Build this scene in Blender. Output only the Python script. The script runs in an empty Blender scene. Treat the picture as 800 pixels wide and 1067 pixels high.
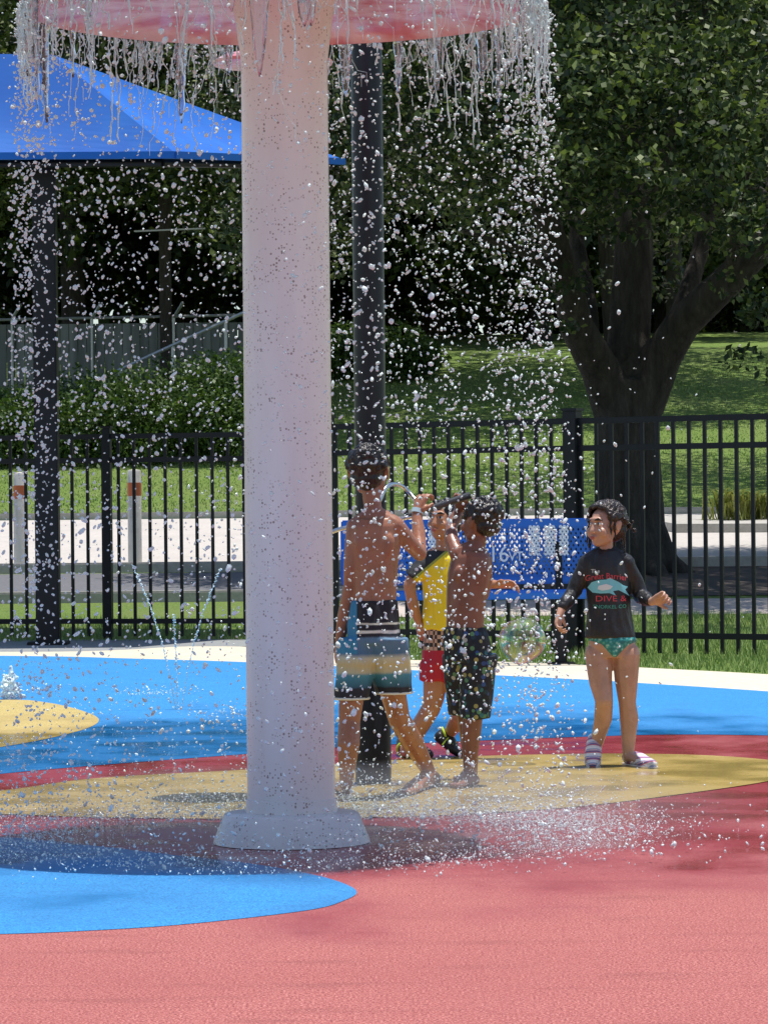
import bpy, bmesh, math, random
import numpy as np
from mathutils import Vector, Matrix, Quaternion
from mathutils.bvhtree import BVHTree
from mathutils import noise as mnoise
random.seed(7); rng = np.random.default_rng(7)
PI = math.pi
sc = bpy.context.scene
COL = sc.collection

# ------------------------------------------------------------------ geometry of the view
F = 3590.0; HC = 1.18; YH = 526.0; ROLL = 0.0096
def P(px, py, d):
    """world point seen at a photo pixel at distance d"""
    x = px - 400; y = py - 533.5
    ux = x - ROLL*y; uy = y + ROLL*x
    return Vector((ux*d/F, d, HC - (uy + 533.5 - YH)*d/F))
def G(px, py, z=0.0):
    x = px - 400; y = py - 533.5
    ux = x - ROLL*y; uy = y + ROLL*x + 533.5 - YH
    d = (HC - z)*F/uy
    return Vector((ux*d/F, d, z))

PROF = [(-50,0),(31,0),(33,.08),(35,.2),(38.7,.47),(46,.75),(53,1.0),(57,1.45),(62,2.15),(68,3.2),(75,4.45),(90,5.6),(140,6.2),(400,6.5)]
def tz(d):
    for (a,za),(b,zb) in zip(PROF, PROF[1:]):
        if d <= b: return za + (zb-za)*(d-a)/(b-a)
    return PROF[-1][1]

# ------------------------------------------------------------------ materials
def mat(name, base=(.5,.5,.5), rough=.6, metal=0, spec=.5, **kw):
    m = bpy.data.materials.new(name); m.use_nodes = True
    b = m.node_tree.nodes['Principled BSDF']
    b.inputs['Base Color'].default_value = (*base, 1)
    b.inputs['Roughness'].default_value = rough
    b.inputs['Metallic'].default_value = metal
    b.inputs['Specular IOR Level'].default_value = spec
    for k, v in kw.items(): b.inputs[k.replace('_', ' ')].default_value = v
    return m
class NT:
    def __init__(s, m): s.m = m; s.t = m.node_tree; s.b = s.t.nodes['Principled BSDF']; s.tc = s.t.nodes.new('ShaderNodeTexCoord')
    def n(s, kind, **kw):
        x = s.t.nodes.new(kind)
        for k, v in kw.items():
            if k in x.inputs: x.inputs[k].default_value = v
            else: setattr(x, k, v)
        return x
    def l(s, a, b): s.t.links.new(a, b)
    def noise(s, scale, detail=3, vec=None, rough=.5):
        x = s.n('ShaderNodeTexNoise'); x.inputs['Scale'].default_value = scale; x.inputs['Detail'].default_value = detail; x.inputs['Roughness'].default_value = rough
        s.l(vec or s.tc.outputs['Object'], x.inputs['Vector']); return x.outputs['Fac']
    def ramp(s, fac, stops, interp='LINEAR'):
        x = s.n('ShaderNodeValToRGB'); r = x.color_ramp; r.interpolation = interp
        while len(r.elements) > 1: r.elements.remove(r.elements[-1])
        for i, (p, c) in enumerate(stops):
            e = r.elements[0] if i == 0 else r.elements.new(p)
            e.position = p; e.color = (*c, 1) if len(c) == 3 else c
        s.l(fac, x.inputs['Fac']); return x.outputs['Color']
    def mix(s, fac, a, b, mode='MIX'):
        x = s.n('ShaderNodeMix', data_type='RGBA', blend_type=mode)
        for sock, v in ((x.inputs[0], fac), (x.inputs[6], a), (x.inputs[7], b)):
            if hasattr(v, 'links'): s.l(v, sock)
            elif isinstance(v, (int, float)): sock.default_value = v
            else: sock.default_value = (*v, 1)
        return x.outputs[2]
    def math(s, op, a, b=0.0, c=None, clamp=False):
        x = s.n('ShaderNodeMath', operation=op); x.use_clamp = clamp
        for sock, v in zip(x.inputs, (a, b, c)):
            if v is None: continue
            if hasattr(v, 'links'): s.l(v, sock)
            else: sock.default_value = v
        return x.outputs[0]
    def sep(s):
        x = s.n('ShaderNodeSeparateXYZ'); s.l(s.tc.outputs['Object'], x.inputs[0]); return x.outputs
    def mapr(s, v, a, b, c=0.0, d=1.0):
        x = s.n('ShaderNodeMapRange'); x.inputs[1].default_value = a; x.inputs[2].default_value = b; x.inputs[3].default_value = c; x.inputs[4].default_value = d
        s.l(v, x.inputs[0]); return x.outputs[0]
    def scaled(s, v):
        x = s.n('ShaderNodeMapping'); x.inputs['Scale'].default_value = v; s.l(s.tc.outputs['Object'], x.inputs[0]); return x.outputs[0]
    def base(s, c): s.l(c, s.b.inputs['Base Color'])
    def rough(s, c): s.l(c, s.b.inputs['Roughness'])
    def bump(s, h, strength=.3, dist=.01):
        x = s.n('ShaderNodeBump'); x.inputs['Strength'].default_value = strength; x.inputs['Distance'].default_value = dist
        s.l(h, x.inputs['Height']); s.l(x.outputs[0], s.b.inputs['Normal'])

MCX, MCY = P(297, 526, 11.8).x, 11.8      # mushroom axis (filled properly below)
def rubber(name, c1, c2, wetc):
    """poured rubber granules; standing water darkens it around the sprays"""
    m = mat(name, c1, .8); t = NT(m)
    g = t.noise(150, 3, None, .7); g2 = t.noise(45, 3)
    col = t.ramp(g, [(.36, tuple(x*.42 for x in c1)), (.5, c1), (.62, c2)])
    big = t.noise(1.1, 5)
    col = t.mix(t.mapr(big, .35, .7), col, t.mix(.35, col, tuple(x*.8 for x in c1)))
    # faint scuffs
    st = t.noise(1, 5, t.scaled((2.2, 9, 1)))
    col = t.mix(t.mapr(st, .55, .72, 0, .35), col, tuple(x*.55 for x in c1))
    x, y, z = t.sep()
    dy = t.math('MULTIPLY', t.math('SUBTRACT', y, 14.9), .235)
    dx = t.math('MULTIPLY', t.math('SUBTRACT', x, -.3), .34)
    r = t.math('SQRT', t.math('ADD', t.math('MULTIPLY', dx, dx), t.math('MULTIPLY', dy, dy)))
    edge = t.math('ADD', r, t.math('MULTIPLY', t.math('SUBTRACT', t.noise(1, 5, t.scaled((1.6, .9, 1))), .5), 1.3))
    wet = t.mapr(edge, .8, 1.25, 1, 0)
    col = t.mix(wet, col, t.mix(.75, col, wetc))
    t.base(col)
    pud = t.mapr(t.noise(2.4, 4), .42, .62, .34, .1)
    t.rough(t.math('ADD', t.math('MULTIPLY', wet, pud), t.math('MULTIPLY', t.math('SUBTRACT', 1, wet), .85)))
    gs = t.math('MULTIPLY', g, t.math('SUBTRACT', 1.05, wet))
    t.bump(t.math('ADD', gs, t.math('MULTIPLY', g2, .15)), .5, .004)
    return m
M = {}
M['red'] = rubber('red_rubber', (.35,.082,.076), (.56,.235,.20), (.25,.016,.032))
M['blue'] = rubber('blue_rubber', (.016,.225,.56), (.05,.33,.68), (.008,.12,.32))
M['tan'] = rubber('tan_rubber', (.49,.37,.12), (.60,.48,.20), (.40,.28,.08))

def concrete(name, c, sc_=1.0):
    m = mat(name, c, .85); t = NT(m)
    col = t.ramp(t.noise(18*sc_, 5, None, .65), [(.3, tuple(x*.82 for x in c)), (.7, tuple(min(1, x*1.1) for x in c))])
    col = t.mix(t.mapr(t.noise(.7, 4), .45, .75, 0, .3), col, tuple(x*.6 for x in c))
    t.base(col); t.bump(t.noise(90, 3), .2, .003); return m
M['deck'] = concrete('cream_concrete', (.64,.58,.45))
M['grey_path'] = concrete('grey_concrete', (.27,.28,.28))
M['road'] = concrete('pale_road', (.50,.46,.42))
M['asphalt'] = concrete('asphalt', (.13,.13,.14))
M['sidewalk'] = concrete('sidewalk_concrete', (.52,.45,.40))
M['kerb'] = concrete('kerb_concrete', (.42,.40,.36))
M['mulch'] = concrete('leaf_litter', (.07,.055,.045), 2)

m = mat('lawn', (.08,.16,.03), .9); t = NT(m)
col = t.ramp(t.noise(30, 5, None, .7), [(.3, (.07,.13,.015)), (.5, (.14,.23,.03)), (.72, (.24,.32,.06))])
col = t.mix(t.mapr(t.noise(.6, 5), .4, .7, 0, .55), col, (.20,.24,.07))
t.base(col); t.bump(t.noise(40, 4, None, .7), .8, .06); M['lawn'] = m
m = mat('grass_blade', (.12,.22,.04), .6); t = NT(m)
t.base(t.ramp(t.noise(2.3, 4), [(.3, (.14,.23,.04)), (.55, (.24,.34,.08)), (.75, (.40,.40,.16))])); M['blade'] = m

def leafmat(name, a, b, c):
    m = bpy.data.materials.new(name); m.use_nodes = True; nt = m.node_tree
    t = NT(m); bs = t.b; bs.inputs['Roughness'].default_value = .5; bs.inputs['Specular IOR Level'].default_value = .3
    gi = t.n('ShaderNodeNewGeometry')
    r = gi.outputs['Random Per Island']
    n = t.noise(.9, 3)
    f = t.math('ADD', t.math('MULTIPLY', r, .5), t.math('MULTIPLY', n, .6))
    col = t.ramp(f, [(.25, a), (.55, b), (.85, c)])
    t.base(col)
    tr = t.n('ShaderNodeBsdfTranslucent'); t.l(t.mix(1.0, col, (1.5,1.6,.7), 'MULTIPLY'), tr.inputs['Color'])
    ms = t.n('ShaderNodeMixShader'); ms.inputs[0].default_value = .2
    out = nt.nodes['Material Output']
    t.l(bs.outputs[0], ms.inputs[1]); t.l(tr.outputs[0], ms.inputs[2]); t.l(ms.outputs[0], out.inputs['Surface'])
    return m
M['leaf_oak'] = leafmat('oak_leaf', (.010,.020,.006), (.024,.044,.012), (.17,.21,.07))  # palest leaf tone set bright to paint in sunlit sparkle
M['leaf_far'] = leafmat('far_leaf', (.008,.016,.006), (.02,.035,.011), (.06,.085,.025))
M['leaf_hedge'] = leafmat('hedge_leaf', (.024,.055,.013), (.05,.095,.02), (.11,.165,.04))
M['leaf_shrub'] = leafmat('shrub_leaf', (.12,.15,.03), (.22,.24,.06), (.36,.34,.12))
m = mat('bark', (.12,.09,.07), .95); t = NT(m)
t.base(t.ramp(t.noise(1, 6, t.scaled((9, 9, 2.2)), .7), [(.3, (.018,.014,.011)), (.6, (.065,.055,.045)), (.8, (.14,.12,.10))]))
t.bump(t.noise(1, 6, t.scaled((14, 14, 3)), .7), 1, .08); M['bark'] = m

m = mat('white_fibreglass', (.72,.66,.66), .28); t = NT(m)
x, y, z = t.sep()
col = t.mix(t.mapr(t.noise(1, 5, t.scaled((7, 7, .9))), .3, .75), (.82,.85,.85), (.73,.71,.71))
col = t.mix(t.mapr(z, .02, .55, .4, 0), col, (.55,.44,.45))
v = t.n('ShaderNodeTexVoronoi'); v.inputs['Scale'].default_value = 105; v.inputs['Randomness'].default_value = 1; t.l(t.tc.outputs['Object'], v.inputs['Vector'])
sv = t.n('ShaderNodeSeparateColor'); t.l(v.outputs['Color'], sv.inputs[0])
spk = t.math('MULTIPLY', t.math('LESS_THAN', v.outputs['Distance'], t.math('MULTIPLY_ADD', sv.outputs[0], .62, -.18)), t.mapr(t.noise(9, 3), .42, .55))
col = t.mix(t.math('MULTIPLY', spk, .75), col, (.16,.09,.075))
t.base(col); t.bump(t.math('ADD', t.noise(1, 4, t.scaled((26, 26, 4))), t.math('MULTIPLY', spk, .4)), .22, .006); M['column'] = m
m = mat('pink_underside', (.7,.38,.40), .25); t = NT(m)
col = t.mix(t.mapr(t.noise(1, 5, t.scaled((6, 6, 6))), .4, .62), (.80,.60,.62), (.66,.20,.22))
t.base(col); t.bump(t.noise(30, 3), .3, .006); M['under'] = m
M['redpaint'] = mat('red_fibreglass', (.55,.015,.03), .25)
m = mat('black_paint', (.012,.013,.02), .45, 0, .3); t = NT(m); t.base(t.mix(t.noise(6, 4), (.004,.004,.006), (.010,.011,.014))); M['black'] = m
M['navy'] = mat('dark_post_paint', (.008,.010,.018), .35, 0, .35)
M['steel'] = mat('wet_steel', (.62,.64,.66), .25, 1)
M['darksteel'] = mat('dark_grip', (.07,.075,.085), .35, .3)
m = mat('blue_fabric', (.01,.16,.75), .7); t = NT(m)
t.base(t.mix(t.mapr(t.noise(2.2, 4), .4, .7, 0, .6), (.002,.11,.48), (.005,.16,.58))); t.bump(t.noise(200, 2), .1, .002); M['canopy'] = m
M['benchblue'] = mat('blue_coated_metal', (.008,.13,.50), .35)
M['benchwhite'] = mat('white_coated_metal', (.75,.76,.78), .4)
m = mat('bollard_white', (.68,.63,.58), .6); t = NT(m); t.base(t.mix(t.mapr(t.noise(8, 4), .5, .8), (.68,.63,.58), (.45,.40,.36))); M['bollard'] = m
M['orange'] = mat('orange_reflective', (.62,.15,.05), .5)
m = mat('weathered_screen', (.30,.31,.30), .8); t = NT(m)
t.base(t.ramp(t.noise(1, 4, t.scaled((5, 5, .3))), [(.3, (.13,.14,.135)), (.7, (.27,.28,.27))])); M['screen'] = m
M['galv'] = mat('galvanised_metal', (.45,.46,.46), .4, .6)
m = bpy.data.materials.new('water'); m.use_nodes = True; t = NT(m)
t.b.inputs['Base Color'].default_value = (.93,.95,1,1); t.b.inputs['Roughness'].default_value = .08; t.b.inputs['IOR'].default_value = 1.33
t.b.inputs['Transmission Weight'].default_value = .92; M['water'] = m
m = mat('foam', (.89,1,1), .1); m.node_tree.nodes['Principled BSDF'].inputs['Transmission Weight'].default_value = .35; m.node_tree.nodes['Principled BSDF'].inputs['IOR'].default_value = 1.33; M['foam'] = m
m = mat('strand_water', (.89,1,1), .05); m.node_tree.nodes['Principled BSDF'].inputs['Transmission Weight'].default_value = .55; m.node_tree.nodes['Principled BSDF'].inputs['IOR'].default_value = 1.33; M['strand'] = m

# skins and cloth
def skin(name, c, var=.8):
    m = mat(name, c, .34, 0, .5); t = NT(m)
    t.rough(t.mapr(t.noise(30, 4), .35, .65, .22, .5))
    col = t.mix(t.mapr(t.noise(14, 4), .35, .7), c, tuple(v*var for v in c))
    t.base(col); t.bump(t.noise(120, 3), .15, .002)
    t.b.inputs['Subsurface Weight'].default_value = .12; t.b.inputs['Subsurface Radius'].default_value = (.012,.005,.003); t.b.inputs['Subsurface Scale'].default_value = .5
    return m
M['skin1'] = skin('tanned_skin', (.37,.165,.098)); M['skin2'] = skin('brown_skin', (.25,.105,.068)); M['skin3'] = skin('light_tanned_skin', (.47,.22,.12)); M['skin4'] = skin('warm_skin', (.53,.30,.21))
m = mat('wet_black_hair', (.012,.009,.008), .28); t = NT(m); t.bump(t.noise(1, 4, t.scaled((90, 90, 30))), .8, .01); M['hair'] = m
m = mat('wet_brown_hair', (.028,.016,.012), .25); t = NT(m); t.bump(t.noise(1, 4, t.scaled((110, 110, 40))), .9, .012); t.base(t.mix(t.mapr(t.noise(60, 3), .5, .7), (.02,.012,.01), (.06,.035,.025))); M['hair_girl'] = m
M['lips'] = mat('lips', (.42,.12,.10), .4); M['eyewhite'] = mat('eye_white', (.75,.72,.7), .2); M['eyedark'] = mat('eye_dark', (.02,.012,.01), .15)

# ------------------------------------------------------------------ object helpers
def tag(o, label=None, cat=None, group=None, kind=None):
    if label: o['label'] = label
    if cat: o['category'] = cat
    if group: o['group'] = group
    if kind: o['kind'] = kind
    return o
def empty(name, loc, label, cat, group=None):
    o = bpy.data.objects.new(name, None); COL.objects.link(o); o.location = loc; o.empty_display_size = .1
    bpy.context.view_layer.update()
    return tag(o, label, cat, group)
def link(name, me, m, parent=None, smooth=False):
    if m: me.materials.clear(); me.materials.append(m)
    if smooth: me.polygons.foreach_set('use_smooth', [True]*len(me.polygons))
    if parent: me.transform(Matrix.Translation(-parent_world(parent)))
    o = bpy.data.objects.new(name, me); COL.objects.link(o)
    if parent: o.parent = parent
    return o
def parent_world(p):
    v = Vector(p.location)
    while p.parent: p = p.parent; v += Vector(p.location)
    return v
def from_bm(name, bm, m, parent=None, smooth=False):
    me = bpy.data.meshes.new(name); bm.to_mesh(me); bm.free(); o = link(name, me, m, parent, smooth)
    if smooth: me.set_sharp_from_angle(angle=math.radians(42))
    return o
def from_py(name, v, f, m, parent=None, smooth=False):
    me = bpy.data.meshes.new(name); me.from_pydata([tuple(x) for x in v], [], f); me.update(); return link(name, me, m, parent, smooth)
def recenter(o):
    """put a single-mesh thing's origin at its base"""
    me = o.data; co = np.array([v.co[:] for v in me.vertices]); c = Vector(((co[:,0].min()+co[:,0].max())/2, (co[:,1].min()+co[:,1].max())/2, co[:,2].min()))
    me.transform(Matrix.Translation(-c)); o.location = c; return o

def box_bm(bm, c, size, rot=None, bevel=0):
    mtx = Matrix.Translation(c) @ (rot.to_4x4() if rot else Matrix()) @ Matrix.Diagonal((*size, 1))
    r = bmesh.ops.create_cube(bm, size=1, matrix=mtx)
    if bevel:
        es = list({e for v in r['verts'] for e in v.link_edges}); bmesh.ops.bevel(bm, geom=es, offset=bevel, segments=2, affect='EDGES')
def bar_bm(bm, a, b, w, h=None, bevel=0):
    a = Vector(a); b = Vector(b); h = h or w; d = b - a
    rot = d.to_track_quat('Y', 'Z').to_matrix()
    box_bm(bm, (a+b)/2, (w, d.length, h), rot, bevel)
def tube_bm(bm, pts, radii, seg=10, caps=True):
    pts = [Vector(p) for p in pts]; rings = []
    if isinstance(radii, (int, float)): radii = [radii]*len(pts)
    prev = None
    for i, p in enumerate(pts):
        d = (pts[min(i+1, len(pts)-1)] - pts[max(i-1, 0)]).normalized()
        if prev is None: n = d.orthogonal().normalized()
        else:
            n = prev - d*prev.dot(d); n = n.normalized() if n.length > 1e-6 else d.orthogonal().normalized()
        prev = n; bn = d.cross(n)
        rings.append([bm.verts.new(p + radii[i]*(math.cos(2*PI*k/seg)*n + math.sin(2*PI*k/seg)*bn)) for k in range(seg)])
    for a, b in zip(rings, rings[1:]):
        for k in range(seg): bm.faces.new((a[k], a[(k+1)%seg], b[(k+1)%seg], b[k]))
    if caps: bm.faces.new(rings[0][::-1]); bm.faces.new(rings[-1])
def lathe_bm(bm, prof, c, seg=64):
    c = Vector(c); rings = []
    for r, z in prof:
        if r < 1e-5: rings.append([bm.verts.new(c + Vector((0,0,z)))])
        else: rings.append([bm.verts.new(c + Vector((r*math.cos(2*PI*k/seg), r*math.sin(2*PI*k/seg), z))) for k in range(seg)])
    for a, b in zip(rings, rings[1:]):
        if len(a) == 1 and len(b) == 1: continue
        for k in range(seg):
            k2 = (k+1) % seg
            if len(a) == 1: bm.faces.new((a[0], b[k2], b[k]))
            elif len(b) == 1: bm.faces.new((a[k], a[k2], b[0]))
            else: bm.faces.new((a[k], a[k2], b[k2], b[k]))
def poly_sheet(name, pts, z, m, smooth=True, thick=0):
    """a flat coloured area of the ground, outline smoothed by Catmull-Rom"""
    pts = [Vector((p.x, p.y, 0)) for p in pts]; out = []
    if smooth:
        n = len(pts)
        for i in range(n):
            p0, p1, p2, p3 = pts[i-1], pts[i], pts[(i+1)%n], pts[(i+2)%n]
            for k in range(8):
                s = k/8
                out.append(.5*((2*p1) + (p2-p0)*s + (2*p0-5*p1+4*p2-p3)*s*s + (3*p1-p0-3*p2+p3)*s**3))
    else: out = pts
    bm = bmesh.new(); f = bm.faces.new([bm.verts.new((p.x, p.y, z)) for p in out])
    bmesh.ops.triangulate(bm, faces=[f])
    bmesh.ops.recalc_face_normals(bm, faces=bm.faces)
    for f in bm.faces:
        if f.normal.z < 0: f.normal_flip()
    o = from_bm(name, bm, m); o['kind'] = 'structure'; return o

# ------------------------------------------------------------------ ground
def strip(name, x0, x1, y0, y1, dz, m, nx=2, ny=None, kind='structure', kerb=0):
    ys = sorted({y0, y1, *[d for d, _ in PROF if y0 < d < y1]})
    full = []
    for a, b in zip(ys, ys[1:]):
        k = max(1, int((b-a)/4)); full += [a + (b-a)*i/k for i in range(k)]
    full.append(y1); v = []; f = []
    for y in full:
        for i in range(nx+1): v.append((x0+(x1-x0)*i/nx, y, tz(y)+dz))
    for j in range(len(full)-1):
        for i in range(nx): a = j*(nx+1)+i; f.append((a, a+1, a+nx+2, a+nx+1))
    o = from_py(name, v, f, m); o['kind'] = kind; return o
strip('lawn', -250, 250, -40, 400, 0, M['lawn'], 20)
strip('sidewalk', -.25, 40, 33.2, 34.9, .006, M['sidewalk'])
strip('road_gutter', -40, 1.1, 35.4, 38.3, .006, M['asphalt'])
strip('mulch_bed', 1.1, 30, 35.2, 38.6, .008, M['mulch'], 6)
strip('road', -60, 60, 38.7, 52.6, .01, M['road'])
bm = bmesh.new()
for (y, x0, x1) in ((38.5,-60,60),(52.75,-60,60),(35.2,-40,1.1)):
    box_bm(bm, ((x0+x1)/2, y, tz(y)+.04), (x1-x0, .16, .14), None, .02)
from_bm('kerb', bm, M['kerb'])['kind'] = 'structure'
bm = bmesh.new()   # planted island at right
a = [(3.9,46.2),(9,45.6),(9,49.5),(4.2,49.2),(3.7,47.7)]
vs = [bm.verts.new((x, y, tz(y)+.13)) for x, y in a]; fc = bm.faces.new(vs)
r = bmesh.ops.extrude_face_region(bm, geom=[fc]); bmesh.ops.translate(bm, verts=[g for g in r['geom'] if isinstance(g, bmesh.types.BMVert)], vec=(0,0,-.25))
bmesh.ops.recalc_face_normals(bm, faces=bm.faces)
from_bm('kerb_island', bm, M['kerb'])['kind'] = 'structure'

poly_sheet('deck_border', [G(-260,680),G(-100,680.5),G(60,680.5),G(130,678.5),G(200,675),G(300,677),G(400,688),G(500,690.5),G(600,694),G(700,699),G(800,704.5),G(900,712),G(1200,740),G(1500,800),Vector((9,2,0)),Vector((-9,2,0)),Vector((-9,20,0)),Vector((-8,24,0))], .012, M['deck'])
poly_sheet('concrete_path', [G(-300,667),G(100,667),G(258,667),G(345,666),G(340,670),G(258,674),G(205,679),G(130,683),G(-300,684)], .008, M['grey_path'], False)
poly_sheet('red_pad', [G(-250,686),G(-60,685),G(60,686),G(130,688),G(256,692),G(420,700),G(500,705),G(600,710),G(665,714),G(800,723),G(900,732),G(1100,760),G(1350,820),Vector((6,8,0)),Vector((6,2.6,0)),Vector((-6,2.6,0)),Vector((-6,8,0)),Vector((-6,18,0)),Vector((-6,24,0))], .014, M['red'])
poly_sheet('blue_pad', [G(-250,686),G(-60,685),G(60,686),G(130,688),G(256,692),G(420,700),G(500,705),G(600,710),G(665,714),G(800,723),G(900,732),G(1000,748),G(1020,770),G(950,777),G(880,772),G(800,769.5),G(700,768.5),G(600,771),G(450,777),G(350,782),G(256,789),G(100,801),G(0,810),G(-100,822),G(-250,845)], .0155, M['blue'])
poly_sheet('tan_island', [G(0,732),G(50,735),G(90,745),G(103,755),G(75,767),G(0,782),G(-100,792),G(-200,790),G(-240,765),G(-150,738)], .017, M['tan'])
poly_sheet('tan_band', [G(-150,838),G(0,828),G(100,815),G(256,806),G(350,800),G(440,793.5),G(560,790),G(650,789),G(740,791),G(810,797),G(835,806),G(800,818),G(700,833),G(600,845),G(500,852),G(400,856),G(256,858),G(100,856),G(0,853),G(-150,852),G(-260,846)], .0172, M['tan'])
poly_sheet('blue_oval', [G(0,877),G(100,886),G(185,896),G(250,903),G(300,911),G(345,921),G(371,933),G(360,943),G(320,954),G(200,968),G(100,975),G(0,979),G(-120,980),G(-250,960),G(-280,920),G(-150,880)], .0155, M['blue'])

# ------------------------------------------------------------------ mushroom fountain
b0 = G(304, 882); MX, MY = b0.x, b0.y
RR = .905
fo = empty('mushroom_fountain', (MX, MY, .016), 'tall white column under a red round cap, water falling from its rim', 'water feature')
bm = bmesh.new(); lathe_bm(bm, [(0,.05),(.152,.05),(.152,.10),(.150,2.7),(.17,2.86),(.22,3.02),(0,3.05)], (MX,MY,.016), 96)
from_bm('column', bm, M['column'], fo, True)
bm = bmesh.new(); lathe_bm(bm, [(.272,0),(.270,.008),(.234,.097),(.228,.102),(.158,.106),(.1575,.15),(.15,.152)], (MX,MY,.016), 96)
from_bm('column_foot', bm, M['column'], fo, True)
zr = HC + (526-10)*11.8/F + .034
bm = bmesh.new(); lathe_bm(bm, [(RR,zr-.012),(RR+.008,zr+.03),(RR-.01,zr+.10),(.75,zr+.22),(.5,zr+.32),(.2,zr+.37),(0,zr+.38)], (MX,MY,0), 128)
bmesh.ops.recalc_face_normals(bm, faces=bm.faces); from_bm('cap', bm, M['redpaint'], fo, True)
bm = bmesh.new(); lathe_bm(bm, [(RR,zr-.012),(RR-.015,zr-.018),(RR-.04,zr),(.7,zr+.03),(.4,zr+.035),(.15,zr+.03)], (MX,MY,0), 128)
from_bm('cap_underside', bm, M['under'], fo, True)

# small disc sprayer behind
q = P(284, 66, 13.9)
so = empty('disc_sprayer', (q.x, q.y, .02), 'slim pink disc on a thin post just behind the white column', 'water feature')
bm = bmesh.new(); lathe_bm(bm, [(0,-.01),(.2,-.012),(.24,-.006),(.245,.006),(.2,.03),(.08,.06),(0,.065)], q, 48); from_bm('disc', bm, M['under'], so, True)
bm = bmesh.new(); tube_bm(bm, [(q.x,q.y,.0),(q.x,q.y,q.z)], .03, 16); from_bm('post', bm, M['steel'], so, True)

# ------------------------------------------------------------------ dark post with spray wheel
g = G(389, 820); wp = empty('spray_post', (g.x, g.y, .02), 'slender black post behind the boys with a steel hand loop and spray nozzle', 'water feature')
bm = bmesh.new(); lathe_bm(bm, [(0,0),(.066,0),(.066,3.6),(.0,3.62)], (g.x,g.y,.02), 32); from_bm('post', bm, M['navy'], wp, True)
bm = bmesh.new(); lathe_bm(bm, [(.066,0),(.075,.004),(.078,.62),(.066,.64)], (g.x,g.y,.02), 32); from_bm('base_sleeve', bm, M['black'], wp, True)
def cr(pts, n=8):
    out = []
    for i in range(len(pts)-1):
        p0, p1, p2, p3 = pts[max(i-1,0)], pts[i], pts[i+1], pts[min(i+2,len(pts)-1)]
        for k in range(n): s_ = k/n; out.append(.5*((2*p1)+(p2-p0)*s_+(2*p0-5*p1+4*p2-p3)*s_*s_+(3*p1-p0-3*p2+p3)*s_**3))
    return out+[pts[-1]]
bm = bmesh.new(); tube_bm(bm, cr([P(330,560,g.y-.1), P(352,552,g.y-.12), P(375,545,g.y-.13), P(392,528,g.y-.12), P(402,508,g.y-.06), P(414,505,g.y+.03), P(426,513,g.y+.06), P(438,532,g.y-.02), P(425,539,g.y-.1), P(395,545,g.y-.06)]), .009, 10)
from_bm('hand_loop', bm, M['steel'], wp, True)
bm = bmesh.new(); tube_bm(bm, [P(425,537,g.y-.1), P(445,531,g.y-.1), P(472,522,g.y-.1), P(490,516,g.y-.1)], [.008,.012,.014,.0155], 14); from_bm('nozzle', bm, M['darksteel'], wp, True)

# ------------------------------------------------------------------ shade canopy
A = P(55,57,29.4); Lr = P(-330,52,29.55); Cf = P(182,159,29.0); Cb = P(358,166,32.0); Lf = P(-420,163,29.0); Lb = P(-420,172,33.5)
def sag_face(bm, a, b, c, d, n=14, sag=.10):
    """bilinear fabric panel a-b (top), d-c (bottom eave) with inward sag"""
    vs = []
    for j in range(n+1):
        for i in range(n+1):
            u, v = i/n, j/n
            p = (a*(1-u)+b*u)*(1-v) + (d*(1-u)+c*u)*v
            p = p - Vector((0,0,sag*math.sin(PI*u)*math.sin(PI*v)))
            vs.append(bm.verts.new(p))
    for j in range(n):
        for i in range(n):
            q = (vs[j*(n+1)+i], vs[j*(n+1)+i+1], vs[(j+1)*(n+1)+i+1], vs[(j+1)*(n+1)+i])
            if (q[0].co-q[1].co).length < 1e-6: bm.faces.new((q[0], q[2], q[3]))
            else: bm.faces.new(q)
so = empty('shade_canopy', (P(51,668,29.6).x, 29.6, 0), 'bright blue fabric shade roof on a black post at upper left', 'canopy')
bm = bmesh.new(); sag_face(bm, Lr, A, Cf, Lf); sag_face(bm, A, A, Cb, Cf); sag_face(bm, A, Lr, Lb, Cb); sag_face(bm, Lr, Lr, Lf, Lb)
me = bpy.data.meshes.new('fabric_roof'); bmesh.ops.remove_doubles(bm, verts=bm.verts, dist=.0005); bmesh.ops.recalc_face_normals(bm, faces=bm.faces)
bm.to_mesh(me); bm.free(); fr = link('fabric_roof', me, M['canopy'], so, False)
md = fr.modifiers.new('thick', 'SOLIDIFY'); md.thickness = .012
bm = bmesh.new()
for a, b in ((Lf,Cf),(Cf,Cb),(Cb,Lb),(Lb,Lf)):
    n = 12; pts = [a.lerp(b, i/n) for i in range(n+1)]
    for p, q in zip(pts, pts[1:]): bm.faces.new([bm.verts.new(p+Vector((0,0,.01))), bm.verts.new(q+Vector((0,0,.01))), bm.verts.new(q+Vector((0,0,-.05))), bm.verts.new(p+Vector((0,0,-.05)))])
o = from_bm('hem', bm, M['canopy'], so); o.modifiers.new('thick', 'SOLIDIFY').thickness = .02
pb = P(51, 668, 29.6)
bm = bmesh.new(); box_bm(bm, (pb.x, 29.6, 2.12), (.2,.2,4.25), None, .01); from_bm('post', bm, M['black'], so)
bm = bmesh.new(); box_bm(bm, (pb.x, 29.6, .02), (.34,.34,.03), None, .005); from_bm('base_plate', bm, M['black'], so)
bm = bmesh.new()
inn = lambda p: p + Vector((-.12 if p in (Cf,Cb,A) else 0, .16 if p in (Lf,Cf) else (-.1 if p in (Cb,) else .14), -.07 if p in (Lf,Cf,Cb) else -.32))
for a, b in ((Lf,Cf),(Cf,Cb),(Cf,A),(Cb,A),(A,Lr)): tube_bm(bm, [inn(a), inn(b)], .035, 10)
from_bm('frame_tube', bm, M['black'], so, True)

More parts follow.
